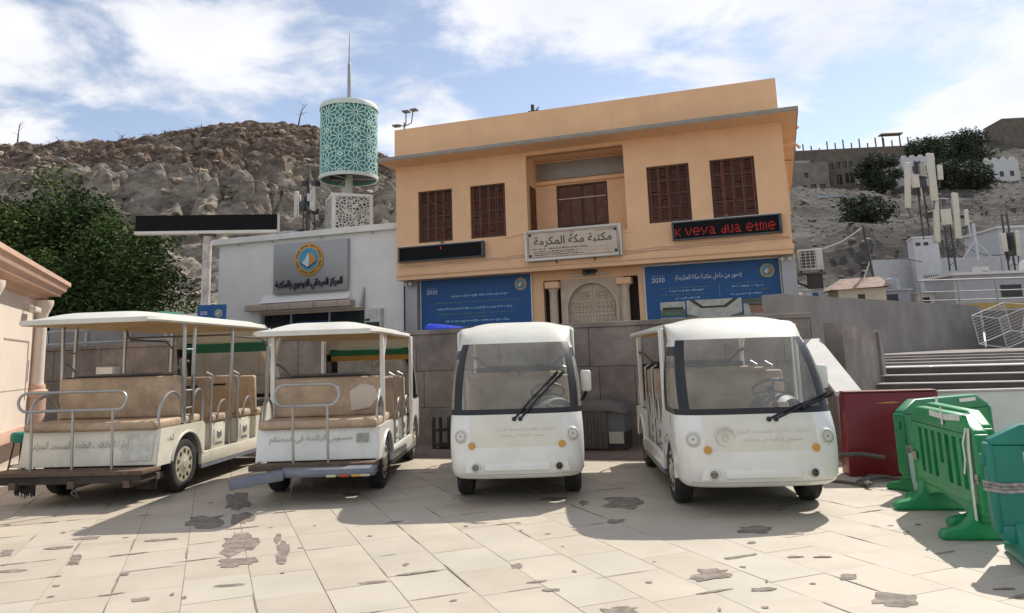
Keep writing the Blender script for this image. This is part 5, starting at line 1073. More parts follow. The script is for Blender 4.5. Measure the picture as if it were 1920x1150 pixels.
    for sx in (-1, 1):
        x = sx * (hw - 0.04)
        if ladder:
            post_(x, -0.04, -0.12, zs, 0.04, 0.04); post_(x, 0.16, 0.16, zs, 0.04, 0.04)
            for z in (zs + 0.2, zs + 0.42, zr - 0.36): MB().tube([(x, -0.05, z), (x, 0.16, z)], 0.013, 6).build('rung', 'steel_tube', c)
            hoop(c, x, rear + 0.06, -0.08, zs + 0.02, zs + 0.42, 0.018); hoop(c, x, 0.18, 0.46, zs + 0.0, zs + 0.42, 0.018)
            post_(x, 1.32, 1.32, 0.42, 0.04, 0.04, 'steel_tube'); post_(x, WB - 0.30, WB - 0.26, 0.45, 0.05, 0.05)
        else:
            post_(x, -0.10, -0.16, zs, 0.055, 0.06); MB().add([(x - 0.02, -0.10, zr - 0.34), (x + 0.02, -0.10, zr - 0.34), (x + 0.02, 0.12, zr - 0.03), (x - 0.02, 0.12, zr - 0.03), (x - 0.02, -0.14, zr - 0.30), (x + 0.02, -0.14, zr - 0.30), (x + 0.02, 0.07, zr - 0.02), (x - 0.02, 0.07, zr - 0.02)], [(0, 1, 2, 3), (4, 7, 6, 5), (0, 3, 7, 4), (1, 5, 6, 2), (0, 4, 5, 1), (3, 2, 6, 7)]).build('post_brace', post, c)
            hoop(c, x, -0.50, -0.14, zs, zs + 0.34, 0.016)
            post_(x, WB - 0.30, WB - 0.28, 0.44, 0.05, 0.05); post_(x, WB - 0.18, WB - 0.17, 0.60, 0.04, 0.035)
    if ladder:
        for sx in (-1, 1): MB().tube([(sx * (hw - 0.06), 1.32, zr - 0.05), (sx * (hw - 0.06), 1.40, zr - 0.16), (sx * (hw - 0.06), WB - 0.5, zr - 0.17), (sx * (hw - 0.06), WB - 0.3, zr - 0.28)], 0.016, 6).build('roof_rail', 'steel_dark', c, smooth=True)
        MB().tube([(-hw + 0.06, 1.30, zr - 0.14), (hw - 0.06, 1.30, zr - 0.14)], 0.016, 6).build('cross_rail', 'steel_dark', c)
    return c, rpo, dict(hw=hw, WB=WB, zs=zs, rear=rear, zr=zr, zk=zk, front=front)

def loop_rail(c, hwid, z0, z1, y, posts, zfoot, yfoot, m='steel_tube'):
    r = (z1 - z0) / 2; zc = (z0 + z1) / 2; pts = []
    for a in range(-90, 91, 15): pts.append((hwid - r + r * math.cos(R(a)), y, zc + r * math.sin(R(a))))
    for a in range(90, 271, 15): pts.append((-hwid + r + r * math.cos(R(a)), y, zc + r * math.sin(R(a))))
    o = MB().tube(pts, 0.017, 8, closed=True).build('rear_rail', m, c, smooth=True)
    for x in posts: MB().tube([(x, y, z0), (x * 1.0, y + 0.02, (z0 + zfoot) / 2), (x, yfoot, zfoot)], 0.016, 8).build('rail_post', m, o, smooth=True)
    return o
def brushes(c, x0, x1, y, z1, seed, m='black_trim'):
    rg = random.Random(seed); mb = MB(); n = int((x1 - x0) / 0.012)
    for i in range(n):
        x = x0 + (x1 - x0) * i / n; mb.box(x, x + 0.007, y, y + 0.01, z1 - rg.uniform(0.10, 0.17), z1)
    return mb.build('brush_flap', m, c)
G = 'electric shuttle carts parked in a row'
# the long cart at the left, seen from behind
c1, rp1, d1 = build_cart('shuttle_cart', 'longest white shuttle cart, leftmost in the row, seen from behind with silver posts', (-5.09, 10.18, 0), R(-4.0), hw=0.86, WB=2.95, zr=2.13, wr=0.335, rear=-0.72, rows=(1.12, 1.98), post='steel_tube', body='cart_cream', film=[(1.60, 1.72, 'film_green')], ladder=True, front=0.66, zk=1.06, mirror=False)
z = d1['zs']
MB().box(-0.98, 0.90, -1.10, -0.70, 0.36, 0.405).build('rear_step', 'rusty_wood', c1, bevel=0.006); MB().box(-0.90, 0.86, -1.06, -0.74, 0.27, 0.358).build('step_frame', 'dark_metal', c1)
for x in (-0.70, 0.0, 0.66): MB().box(x, x + 0.08, -1.08, -0.3, 0.22, 0.30).build('step_bracket', 'rusty_wood', c1)
brushes(c1, -0.70, -0.44, -0.98, 0.28, 3); brushes(c1, 0.55, 0.80, -0.62, 0.30, 4); MB().box(0.55, 0.80, -0.61, -0.60, 0.13, 0.30).build('mud_flap', 'black_rubber', c1)
loop_rail(c1, 0.66, z + 0.26, z + 0.47, -1.02, (-0.48, 0.02, 0.50), 0.405, -0.98).location.x = -0.04
MB().tube([(-0.86, -1.05, 0.36), (-0.88, -1.08, 0.2), (-0.87, -1.07, 0.06)], 0.008, 5).build('loose_wire', 'steel_dark', c1)
MB().tube([(0.05, -1.0, 0.27), (0.02, -1.02, 0.16), (0.10, -1.0, 0.10), (0.04, -1.0, 0.2)], 0.008, 5).build('loose_wire', 'steel_dark', c1)
tl = math.atan2(0.09, z - 0.425)
lettering(arabic('إدارة العلاقات العامة بالمسجد الحرام'), 1.20, 0.13, 'faded_print', rp1, (-0.10, -0.72 - 0.03 + 0.09 * 0.52 - 0.012, 0.42 + (z - 0.42) * 0.56), name='arabic_lettering', rot=(R(90) - tl, 0, 0))
MB().box(0.44, 0.80, -0.004, 0.0, -0.15, 0.15, Matrix.Translation((0, -0.72 - 0.03 + 0.045 - 0.010, 0.62)) @ Matrix.Rotation(-tl, 4, 'X')).build('cleaned_patch', 'faded_pale', rp1)
lettering(arabic('كتيف'), 0.16, 0.10, 'rusty_wood', c1, (0.862, -0.42, 0.70), name='scrawled_word', rot=(R(90), 0, R(90)))
# the short cart beside it, also from behind
c2, rp2, d2 = build_cart('shuttle_cart', 'short white shuttle cart second from left, seen from behind with broken grey bumper', (-2.37, 9.93, 0), R(-0.4), film=[(1.63, 1.72, 'film_green'), (1.55, 1.63, 'film_orange')], rows=(1.15, 1.85), rear=-0.60, mirror=False)
z = d2['zs']
MB().box(-0.72, 0.74, -0.86, -0.63, 0.345, 0.41).build('step_beam', 'rusty_wood', c2, bevel=0.01)
bmp = MB(); bmp.prism([(-1.04, 0.29), (-1.06, 0.33), (-1.04, 0.372), (-0.87, 0.385), (-0.86, 0.31)], lambda p, q, t: (t, p, q), -0.30, 0.76); bm_ = bmp.build('rear_bumper', 'bumper_grey', c2, bevel=0.008)
T = Matrix.Translation((-0.30, -0.97, 0.33)) @ Matrix.Rotation(R(24), 4, 'Z') @ Matrix.Rotation(R(-6), 4, 'Y'); MB().box(-0.56, 0.0, -0.14, 0.09, -0.055, 0.04, T).build('broken_bumper_end', 'bumper_grey', c2, bevel=0.008)
for x, m_ in ((0.22, 'hubcap'), (0.36, 'red_lamp'), (0.50, 'amber'), (0.60, 'hubcap')): MB().box(x, x + 0.11, -1.055, -1.03, 0.285, 0.315).build('tail_lamp', m_, bm_, bevel=0.008)
loop_rail(c2, 0.375, z + 0.28, z + 0.52, -0.86, (-0.16, 0.24), 0.41, -0.80).location.x = -0.06
MB().tube([(0.46, -0.42, z + 0.06), (0.66, -0.42, z + 0.06), (0.68, -0.42, z + 0.30), (0.68, -0.30, z + 0.42)], 0.016, 8).build('grab_rail', 'cart_white', c2, smooth=True)
tl = math.atan2(0.09, z - 0.425)
lettering(arabic('منسوبي الرئاسة في خدمتكم'), 0.98, 0.10, 'faded_print', rp2, (-0.08, -0.60 - 0.03 + 0.09 * 0.62 - 0.012, 0.42 + (z - 0.42) * 0.66), name='arabic_lettering', rot=(R(90) - tl, 0, 0))
MB().box(0.46, 0.60, -0.004, 0, -0.05, 0.05, Matrix.Translation((0, -0.60 - 0.03 + 0.055 - 0.012, 0.66)) @ Matrix.Rotation(-tl, 4, 'X')).build('book_logo', 'faded_print', rp2)
T = Matrix.Translation((0.44, -0.128, 1.14)); MB().prism([(-0.14, -0.16), (0.10, -0.12), (0.20, 0.02), (0.14, 0.14), (-0.02, 0.17), (-0.16, 0.08)], lambda p, q, t: (0.44 + p, t, 1.10 + q), -0.150, -0.135).build('torn_cover', 'kiosk_cream', c2, bevel=0.004)
MB().prism([(0.0, -0.05), (0.05, -0.04), (0.055, 0.03), (0.02, 0.0)], lambda p, q, t: (0.60 + p, t, 1.02 + q), -0.152, -0.137).build('tear', 'rusty_wood', c2)
brushes(c2, -0.10, 0.04, -0.90, 0.30, 6)
MB().tube([(-0.22, -0.9, 0.30), (-0.20, -0.92, 0.15), (-0.24, -0.9, 0.05)], 0.007, 5).build('loose_wire', 'steel_dark', c2)
# two carts seen from the front
c3, _, d3 = build_cart('shuttle_cart', 'white shuttle cart third from left, front facing us squarely with wipers crossing the windscreen', (0.05, 11.85, 0), math.pi - R(1.3), wipers=1, rows=(1.05, 1.78), front=0.86, zr=1.845, hump=0.085)
c4, _, d4 = build_cart('shuttle_cart', 'white shuttle cart at the right end of the row, front and open side visible', (2.45, 10.92, 0), math.pi - R(3.2), hw=0.755, zr=1.79, wipers=2, rows=(1.05, 1.78), wr=0.315, front=0.92, hump=0.08)
def fade_print(c, d, lines, disc):
    y = d['WB'] + d['front'] - 0.008
    for (t, w, h, x, z) in lines: 
        o = lettering(arabic(t), w, h, 'faded_pale', c, (x, y + 0.004 - 0.10 * max(0, z - 0.70), z), name='faded_lettering', rot=(R(90 + 6), 0, math.pi))
    if disc:
        MB().tube([(0.33 + 0.085 * math.cos(a), y - 0.012, 0.735 + 0.085 * math.sin(a)) for a in [2 * math.pi * i / 28 for i in range(28)]], 0.012, 5, closed=True).build('faded_ring', 'faded_pale', c)
        lettering('8', 0.07, 0.10, 'faded_pale', c, (0.33, y - 0.002, 0.735), name='number', rot=(R(92), 0, math.pi))
fade_print(c3, d3, [('العلاقات العامة بالمسجد الحرام', 0.62, 0.055, -0.10, 0.775), ('منسوبي الرئاسة في خدمتكم', 0.48, 0.05, -0.06, 0.715)], False)
fade_print(c4, d4, [('العلاقات العامة بالمسجد الحرام', 0.68, 0.06, -0.12, 0.775), ('منسوبي الرئاسة في خدمتكم', 0.56, 0.055, -0.10, 0.70)], True)

# ------------------------------------------------------------------ pink kiosk at the left edge
kc = Vector((-9.86, 15.9, 0)); krz = math.atan2(-0.931, 0.365)
ki = thing('pink_kiosk', 'cream kiosk with pink cornice and corner column at left edge', 'kiosk', tuple(kc), krz)
MB().box(0.08, 8.0, -4.0, 0.0, 0.52, 3.02).build('wall', 'kiosk_cream', ki); MB().box(0.06, 8.0, -4.02, 0.03, 0.30, 0.52).build('plinth_band', 'kiosk_pink', ki, bevel=0.01); MB().box(0.04, 8.0, -4.0, 0.05, -0.05, 0.30).build('plinth', 'plinth_brown', ki)
cn = [(0.0, 2.98), (0.12, 3.02), (0.16, 3.08), (0.34, 3.10), (0.36, 3.16), (0.42, 3.20), (0.46, 3.30), (0.50, 3.32), (0.50, 3.40), (0.0, 3.44)]
mbp = MB(); n = len(cn); vs = []
for x, sgn in ((8.0, 0), (0, 1)):
    for o_, z in cn: vs.append((x - (o_ if sgn else 0), o_, z))
for o_, z in cn: vs.append((-o_, -4.0, z))
fs = [(j * n + i, j * n + (i + 1) % n, (j + 1) * n + (i + 1) % n, (j + 1) * n + i) for j in range(2) for i in range(n)]
mbp.add(vs, fs); mbp.build('cornice', 'kiosk_pink', ki); MB().box(0.0, 8.0, -4.0, 0.0, 3.42, 3.60).build('roof', 'kiosk_pink', ki)
def kcol(x):
    cl_ = MB().lathe([(0.135, 1.30), (0.125, 1.4), (0.115, 2.50), (0.135, 2.52), (0.135, 2.58), (0.115, 2.60), (0.13, 2.70), (0.19, 2.84), (0.21, 2.90), (0.21, 2.98)], Matrix.Translation((x, 0.10, 0)), 24).build('column', 'kiosk_cream', ki, smooth=True)
    MB().lathe([(0.19, -0.05), (0.19, 1.02), (0.22, 1.05), (0.22, 1.16), (0.17, 1.20), (0.17, 1.26), (0.145, 1.30)], Matrix.Translation((x, 0.10, 0)), 24).build('pedestal', 'kiosk_pink', cl_, smooth=True)
kcol(0.16); kcol(4.25)
ln = MB()
for a, b, c_, d_ in ((0.62, 0.66, 1.0, 2.15), (0.62, 2.6, 2.12, 2.15), (0.5, 0.53, 1.35, 1.75), (0.5, 0.62, 1.75, 1.78)): ln.box(a, b, 0.0, 0.012, c_, d_)
ln.build('panel_line', 'kiosk_line', ki); MB().box(0.0, 6.0, 0.0, 0.006, 1.215, 1.23).build('joint_line', 'kiosk_line', ki)
lm = MB().tube([(1.25, 0.02, 2.80), (1.25, 0.14, 2.78)], 0.03, 8).build('lamp_arm', 'kiosk_cream', ki); MB().box(0.85, 1.35, 0.10, 0.22, 2.68, 2.78).build('wall_lamp', 'frame_white', ki, bevel=0.02)
# folding stool in front of it
so = thing('teal_stool', 'small teal-seated stool with black legs behind the long cart', 'stool', (-7.20, 11.5, 0), R(20))
MB().lathe([(0.14, 0.55), (0.165, 0.58), (0.165, 0.66), (0.14, 0.69)], None, 24).build('seat', 'teal_seat', so, smooth=True)
for a in range(4): MB().tube([(0.11 * math.cos(a * 1.57 + 0.4), 0.11 * math.sin(a * 1.57 + 0.4), 0.56), (0.19 * math.cos(a * 1.57 + 0.4), 0.19 * math.sin(a * 1.57 + 0.4), 0)], 0.012, 6).build('leg', 'black_trim', so)
MB().tube([(0.16 * math.cos(a), 0.16 * math.sin(a), 0.22) for a in [i * math.pi / 8 for i in range(16)]], 0.009, 5, closed=True).build('foot_ring', 'black_trim', so)

# small things along the wall
cb_ = thing('utility_cabinet', 'grey corrugated metal cabinet with sloped lid against the wall between carts', 'cabinet', (1.40, 13.0, 0), FRZ - R(2))
cp = MB(); n = 26
cp.grid(lambda u, v: (-0.34 + 0.46 * u, -0.30 + 0.012 * math.sin(u * n * 1.9), 0.06 + 0.56 * v), 60, 2); cp.build('corrugated_front', 'zinc_grey', cb_)
MB().box(-0.34, 0.12, -0.285, 0.25, 0.04, 0.62).build('body', 'zinc_grey', cb_); MB().box(0.12, 0.40, -0.26, 0.25, 0.30, 0.60).build('side_locker', 'grey_plastic', cb_); MB().box(0.14, 0.38, -0.275, -0.262, 0.12, 0.30).build('hatch', 'ac_white', cb_); MB().box(0.12, 0.40, -0.25, 0.25, 0.04, 0.30).build('locker_recess', 'antenna_dark', cb_)
MB().prism([(-0.36, 0.62), (0.14, 0.62), (0.44, 0.58), (0.36, 0.70), (0.05, 0.78), (-0.36, 0.76)], lambda p, q, t: (p, t, q), -0.33, 0.27).build('lid', 'zinc_grey', cb_, bevel=0.01); MB().box(-0.30, 0.38, -0.24, 0.22, -0.02, 0.04).build('plinth', 'rusty_wood', cb_)
db = thing('metal_rack', 'small dark open metal rack at the wall foot, left of the front-facing cart', 'rack', (-1.30, 13.85, 0), FRZ)
for x in (-0.14, 0.14):
    for y in (-0.14, 0.14): MB().box(x - 0.02, x + 0.02, y - 0.02, y + 0.02, 0, 0.56).build('upright', 'dark_metal', db)
for z in (0.05, 0.30, 0.54): MB().box(-0.165, 0.165, -0.165, 0.165, z, z + 0.025).build('shelf', 'zinc_grey' if z > 0.5 else 'dark_metal', db)
wb = thing('wall_box', 'pale electrical box mounted on the granite wall behind the long cart', 'electrical box', tuple(PW + FU * -7.45 + Vector((0, 0, 1.27))), FRZ)
MB().box(-0.26, 0.22, -0.22, 0.0, 0, 0.33).build('box', 'ac_white', wb, bevel=0.01); MB().box(-0.24, 0.20, -0.228, -0.222, 0.02, 0.31).build('door', 'coping_white', wb); MB().box(0.14, 0.16, -0.24, -0.228, 0.14, 0.18).build('latch', 'dark_metal', wb)
bs = MB(); bs.grid(lambda u, v: (-0.36 + 0.75 * u, -0.18 + 0.4 * v, 0.005 + 0.13 * math.sin(math.pi * v) ** 0.7 * (1 - 0.75 * u) * (0.85 + 0.3 * noise.noise(Vector((u * 6, v * 4, 1)))) + 0.01), 24, 10)
bso = bs.build('blue_sheet', 'blue_sheet', None, smooth=True, loc=tuple(PW + FU * 0.35 + FV * 0.16 + Vector((0, 0, 2.07))), rz=FRZ); tag(bso, 'crumpled bright blue plastic sheet lying on top of the wall', 'sheet')
# railing and green awnings on the terrace, seen past the long cart
tr = thing('terrace_railing', 'thin grey railing on the terrace behind the long cart roof', 'railing', (-12.3, 19.2, 1.93), FRZ)
for z in (0.25, 0.55): MB().tube([(-1.6, 0, z), (4.6, 0, z)], 0.03, 6).build('rail', 'mast_steel', tr)
for i in range(6): MB().tube([(-1.5 + 1.2 * i, 0, 0), (-1.5 + 1.2 * i, 0, 0.56)], 0.025, 6).build('post', 'mast_steel', tr)
for k, (x, m_, lb) in enumerate(((-11.9, 'film_green', 'dark green market canopy on the terrace nearest the kiosk'), (-10.6, 'film_orange', 'yellow market canopy on the terrace between two green ones'), (-9.4, 'film_green', 'dark green market canopy on the terrace nearest the billboard post'))):
    cn_ = thing('market_canopy', lb, 'canopy', (x, 21.4 - 0.25 * k, 1.93), FRZ, 'small canopies on the terrace')
    MB().prism([(-0.5, 0.88), (0.5, 0.88), (0.42, 0.98), (0, 1.10), (-0.42, 0.98)], lambda p, q, t: (p, t, q), -0.4, 0.4).build('canopy', m_, cn_)
    for sx in (-0.46, 0.46): MB().tube([(sx, -0.36, 0), (sx, -0.36, 0.9)], 0.02, 5).build('post', 'mast_steel', cn_)

# ------------------------------------------------------------------ green plastic barriers
def barrier(label, loc, rz, m, L=1.5, H=0.95, tilt=0.0):
    b = thing('plastic_barrier', label, 'barrier', loc, rz, 'plastic crowd barriers'); b.rotation_euler.x = tilt
    hl, T = L / 2, 0.055
    slots = []; n = 7
    for i in range(n):
        x = -hl + 0.17 + (L - 0.34) * (i + 0.5) / n; slots.append((x - 0.045, x + 0.045, 0.36 if i != n // 2 else 0.50, 0.76))
    pan = MB(); pan.wall(-hl, hl, 0.26, 0.80, slots, -T, T); pan.build('panel', m, b)
    top = MB(); top.prism([(-hl, 0.80), (hl, 0.80), (hl, 0.84), (hl - 0.22, H), (-hl + 0.22, H), (-hl, 0.84)], lambda p, q, t: (p, t, q), -T - 0.004, T + 0.004); top.build('top_beam', m, b, bevel=0.022, seg=3)
    lo = MB(); lo.prism([(-hl, 0.26), (-hl, 0.16), (-hl + 0.10, 0.13), (-hl + 0.24, 0.14)] + [(x, 0.14 + 0.09 * math.sin(math.pi * (x + hl - 0.24) / (L - 0.48))) for x in [-hl + 0.24 + (L - 0.48) * i / 10 for i in range(1, 10)]] + [(hl - 0.24, 0.14), (hl - 0.10, 0.13), (hl, 0.16), (hl, 0.26)], lambda p, q, t: (p, t, q), -T - 0.004, T + 0.004); lo.build('lower_beam', m, b, bevel=0.015)
    for sx in (-1, 1):
        e = MB().box(sx * hl - 0.03, sx * hl + 0.03, -T - 0.012, T + 0.012, 0.20, 0.82); e.build('end_post', m, b, bevel=0.025, seg=3)
        MB().box(min(sx * hl, sx * (hl + 0.06)), max(sx * hl, sx * (hl + 0.06)), -0.03, 0.03, 0.66, 0.74).build('connector', m, b, bevel=0.01)
        f = MB(); pr = [(-0.33, 0.0), (0.33, 0.0), (0.34, 0.04), (0.30, 0.075), (0.17, 0.10), (0.10, 0.17), (0.075, 0.28), (-0.075, 0.28), (-0.10, 0.17), (-0.17, 0.10), (-0.30, 0.075), (-0.34, 0.04)]
        f.prism(pr, lambda p, q, t: (t, p, q), sx * (hl - 0.16) - 0.065, sx * (hl - 0.16) + 0.065); f.build('foot', m, b, bevel=0.02, seg=3)
    return b
b1_ = barrier('green plastic barrier set end-on, with white ribbon tied at its near end', (3.76, 7.02, 0), R(80.4), 'green_plastic')
b2_ = barrier('green plastic barrier facing us behind the end-on one', (4.68, 8.72, 0), R(28), 'green_plastic_b')
b4_ = barrier('green plastic barrier close behind and parallel to the end-on one', (4.06, 7.42, 0), R(79), 'green_plastic')
b3_ = barrier('teal plastic barrier cut off by the right edge of the picture', (4.10, 5.56, 0), R(-18), 'teal_plastic')
def ribbon(par, pts, w, m, name='ribbon', ax=Vector((1, 0, 0))):
    mb = MB(); n = len(pts)
    for i in range(n - 1):
        a, b = Vector(pts[i]), Vector(pts[i + 1]); s_ = ax * (w / 2)
        mb.add([a - s_, a + s_, b + s_, b - s_], [(0, 1, 2, 3)])
    return mb.build(name, m, par)
# ribbon and tape belong to the barrier they are tied to (local x runs along it, the near end is -x)
ribbon(b1_, [(-0.70, 0.068, 0.86), (-0.71, 0.085, 0.70), (-0.69, 0.08, 0.55), (-0.715, 0.095, 0.38), (-0.70, 0.09, 0.16)], 0.055, 'tape_white')
ribbon(b1_, [(-0.66, 0.07, 0.86), (-0.645, 0.10, 0.74), (-0.655, 0.10, 0.62), (-0.63, 0.11, 0.50)], 0.035, 'tape_white')
ribbon(b1_, [(-0.55, 0.066, 0.93), (-0.2, 0.066, 0.91), (0.15, 0.066, 0.92)], 0.05, 'tape_white', 'tape', Vector((0, 0, 1)))
ribbon(b1_, [(-0.15, 0.068, 0.99), (-0.16, 0.07, 0.90), (-0.15, 0.07, 0.84)], 0.05, 'tape_white', 'tape')
ribbon(b1_, [(-0.60, 0.06, 0.955), (-0.55, 0.0, 0.962), (-0.62, 0.06, 0.955)], 0.12, 'tape_white', 'tape')
rg = random.Random(4)
for x in (-0.72, 0.70):
    for k in range(3): z = 0.46 + 0.022 * k; ribbon(b1_, [(x - 0.07, 0.07, z), (x, 0.075, z + rg.uniform(-0.01, 0.01)), (x + 0.06, 0.07, z + 0.01)], 0.03, 'tape_grey', 'tape', Vector((0, 0, 1)))
for k in range(3): z = 0.44 + 0.024 * k; ribbon(b2_, [(-0.80, -0.072, z), (-0.66, -0.075, z - 0.03), (-0.52, -0.072, z - 0.05)], 0.035, 'tape_grey', 'tape', Vector((0, 0, 1)))
ribbon(b2_, [(-0.75, -0.08, 0.42), (-0.77, -0.10, 0.24), (-0.80, -0.14, 0.06)], 0.09, 'tape_white'); ribbon(b2_, [(-0.20, -0.066, 0.965), (-0.2, -0.07, 0.86)], 0.05, 'tape_white', 'tape'); ribbon(b2_, [(0.20, -0.066, 0.90), (0.5, -0.066, 0.905)], 0.04, 'tape_white', 'tape', Vector((0, 0, 1)))
for k in range(3): z = 0.50 + 0.02 * k; ribbon(b3_, [(-0.82, -0.066, z + 0.01), (-0.7, -0.074, z - 0.01), (-0.50, -0.066, z)], 0.03, 'tape_grey', 'tape', Vector((0, 0, 1)))
ribbon(b3_, [(-0.52, -0.072, 0.80), (-0.51, -0.08, 0.5), (-0.47, -0.085, 0.12)], 0.018, 'tape_white')
# red and white hoarding blocks behind them
rd = thing('red_hoarding', 'glossy dark red hoarding block behind the green barriers', 'hoarding', (4.55, 9.62, 0), R(-8))
MB().add([(-0.62, -0.17, 0), (0.50, -0.17, 0), (0.50, 0.17, 0), (-0.62, 0.17, 0), (-0.58, -0.11, 0.97), (0.50, -0.11, 0.97), (0.50, 0.11, 0.97), (-0.58, 0.11, 0.97)], [(0, 1, 5, 4), (1, 2, 6, 5), (2, 3, 7, 6), (3, 0, 4, 7), (4, 5, 6, 7), (3, 2, 1, 0)]).build('block', 'red_panel', rd, bevel=0.02); MB().box(-0.57, 0.495, -0.118, 0.118, 0.972, 0.985).build('top_edge', 'shutter_red', rd)
MB().prism([(-0.25, 0.84), (-0.02, 0.86), (0.06, 0.845), (-0.02, 0.835)], lambda p, q, t: (p, t, q), -0.125, -0.121).build('scrape', 'film_orange', rd)
wd = thing('white_hoarding', 'long white hoarding panel behind the barriers at the right edge', 'hoarding', (6.9, 9.75, 0), R(-6))
MB().box(-2.1, 2.4, -0.06, 0.06, 0, 0.92).build('panel', 'white_panel', wd, bevel=0.01); MB().box(-2.12, 2.42, -0.075, 0.075, 0.921, 0.945).build('top_rail', 'step_white', wd)
hs = MB()
for k in range(4): hs.tube([(3.55 + 0.08 * k + 0.5 * t_ / 9 + 0.06 * math.sin(t_ * 0.9 + k), 9.25 - 0.12 * k - 0.28 * math.sin(t_ * 0.45 + k * 0.8), 0.018 + 0.012 * k) for t_ in range(0, 16)], 0.018, 6)
tag(hs.build('hose_tangle', 'hose_grey', None, smooth=True), 'tangled grey hose on the ground beside the red block', 'hose')
hs = MB().tube([(3.62, 9.45, 0.02), (3.60, 9.5, 0.20), (3.72, 9.42, 0.27), (4.0, 9.38, 0.28), (4.25, 9.32, 0.24)], 0.025, 8); tag(hs.build('hose', 'hose_grey', None, smooth=True), 'thick grey hose looped against the red block', 'hose')

# ------------------------------------------------------------------ trees
def leaf_crown(name, par, clumps, leaf, n, mats, seed, flat=0.55):
    rg = random.Random(seed); vs, fs, mi = [], [], []
    for (cx, cy, cz, r) in clumps:
        base = rg.random()
        for k in range(int(n * (r ** 2))):
            d = Vector((rg.gauss(0, 1), rg.gauss(0, 1), rg.gauss(0, 1))); d.normalize(); d *= r * (rg.random() ** 0.4) * rg.uniform(0.75, 1.15); d.z *= 0.8
            p = Vector((cx, cy, cz)) + d; a = Vector((rg.gauss(0, 1), rg.gauss(0, 1), rg.gauss(0, flat))).normalized(); b = a.cross(Vector((rg.gauss(0, 1), rg.gauss(0, 1), rg.gauss(0, 1)))).normalized()
            l, w = leaf * rg.uniform(0.6, 1.3), leaf * rg.uniform(0.25, 0.5); o = len(vs)
            vs += [p - a * l * 0.5, p + b * w * 0.5, p + a * l * 0.5, p - b * w * 0.5]; fs.append((o, o + 1, o + 2, o + 3))
            t = base * 0.7 + rg.random() * 0.5; mi.append(0 if t < 0.42 else (1 if t < 0.86 else 2))
    me = bpy.data.meshes.new(name); me.from_pydata(vs, [], fs); me.update()
    for m in mats: me.materials.append(M[m])
    me.polygons.foreach_set('material_index', mi)
    o = bpy.data.objects.new(name, me); COL.objects.link(o); o.parent = par; return o
def tree(name, label, loc, h, rx, ry, seed, leaf=0.14, dens=420, ncl=60, trunk=0.22, base=0.3, mats=('leaf_dark', 'leaf_mid', 'leaf_light'), group=None, clr=(0.6, 1.15), spread=1.0):
    t = thing(name, label, 'tree', loc, 0, group); rg = random.Random(seed); cz = h * (base + (1 - base) / 2); hz = h * (1 - base) / 2; cl_ = []
    while len(cl_) < ncl:
        d = Vector((rg.uniform(-1, 1), rg.uniform(-1, 1), rg.uniform(-1, 1)))
        if not 0.25 < d.length < 1: continue
        k = 0.75 + 0.35 * noise.noise(d * 1.6 + Vector((seed, 0, 0))); r = rg.uniform(*clr) * min(rx, hz) * 0.38
        cl_.append((d.x * rx * k * spread, d.y * ry * k * spread, cz + d.z * hz * k, r))
    leaf_crown('crown', t, cl_, leaf, dens, mats, seed)
    tk = MB().tube([(0, 0, -0.3), (0.05 * h * 0.2, 0, h * base * 0.6), (0, 0.02 * h, cz), (0.03 * h, 0, cz + hz * 0.5)], [trunk, trunk * 0.8, trunk * 0.5, trunk * 0.12], 10)
    for c_ in cl_[:14]: tk.tube([(0, 0.01 * h, h * base * 0.8 + 0.3 * (c_[2] - h * base)), (c_[0] * 0.5, c_[1] * 0.5, (c_[2] + cz) / 2), (c_[0], c_[1], c_[2])], [trunk * 0.35, trunk * 0.2, trunk * 0.05], 6)
    tk.build('trunk', 'bark', t, smooth=True); return t
tree('leafy_tree', 'tall dark evergreen tree at the left edge, behind the kiosk', (-16.6, 26.0, 1.9), 6.9, 3.4, 2.6, 3, ncl=84, base=0.02, spread=1.05, leaf=0.2, dens=360)
tree('leafy_tree', 'rounder dark green tree left of the billboard post', (-12.35, 24.6, 1.9), 5.2, 2.2, 2.0, 9, ncl=70, base=0.0, leaf=0.17, dens=420, spread=1.1)
tree('leafy_tree', 'low dark bushy tree filling the gap between the two tall ones', (-14.6, 24.0, 1.9), 3.7, 2.4, 1.6, 14, ncl=46, base=0.0, leaf=0.17, dens=420)
sh = thing('shrub', 'small green shrub at the foot of the billboard post', 'shrub', (-8.3, 20.9, 1.93)); leaf_crown('foliage', sh, [(0.2, 0, 0.8, 0.28), (-0.2, 0.1, 0.6, 0.3), (0.5, 0, 0.65, 0.25), (0.1, 0, 0.35, 0.35)], 0.09, 2600, ('leaf_mid', 'leaf_light', 'leaf_dark'), 5); MB().tube([(0, 0, 0), (0.1, 0, 0.7)], 0.03, 6).build('stem', 'bark', sh)
GR = 'trees on the grey hillside'
FT = ('leaf_far', 'leaf_far_b', 'leaf_far_b')
for k, (x, y, h, rx, lb) in enumerate(((42.6, 92, 5.6, 4.0, 'dark bushy tree low on the grey hillside right of the ochre building'), (62.4, 128, 7.8, 4.2, 'olive tree mass beside the brown stone houses'), (78.0, 139, 10.5, 5.4, 'tallest tree on the right-hand skyline'), (87.2, 143, 10.0, 5.2, 'broad tree on the skyline above the white house'),
                                       (71.5, 121, 7.0, 5.0, 'dense tree below the skyline behind the antenna mast'), (76.5, 124, 6.5, 3.6, 'low tree immediately left of the white hillside house'), (96.5, 130, 7.0, 3.4, 'tree at the right picture edge beside the white house'))):
    tree('hillside_tree', lb, (x, y, hill_right(x, y) - 0.8), h, rx, rx * 0.8, 30 + k, leaf=0.6, dens=75, ncl=60, base=0.06, mats=FT, group=GR, trunk=0.3, spread=1.05)
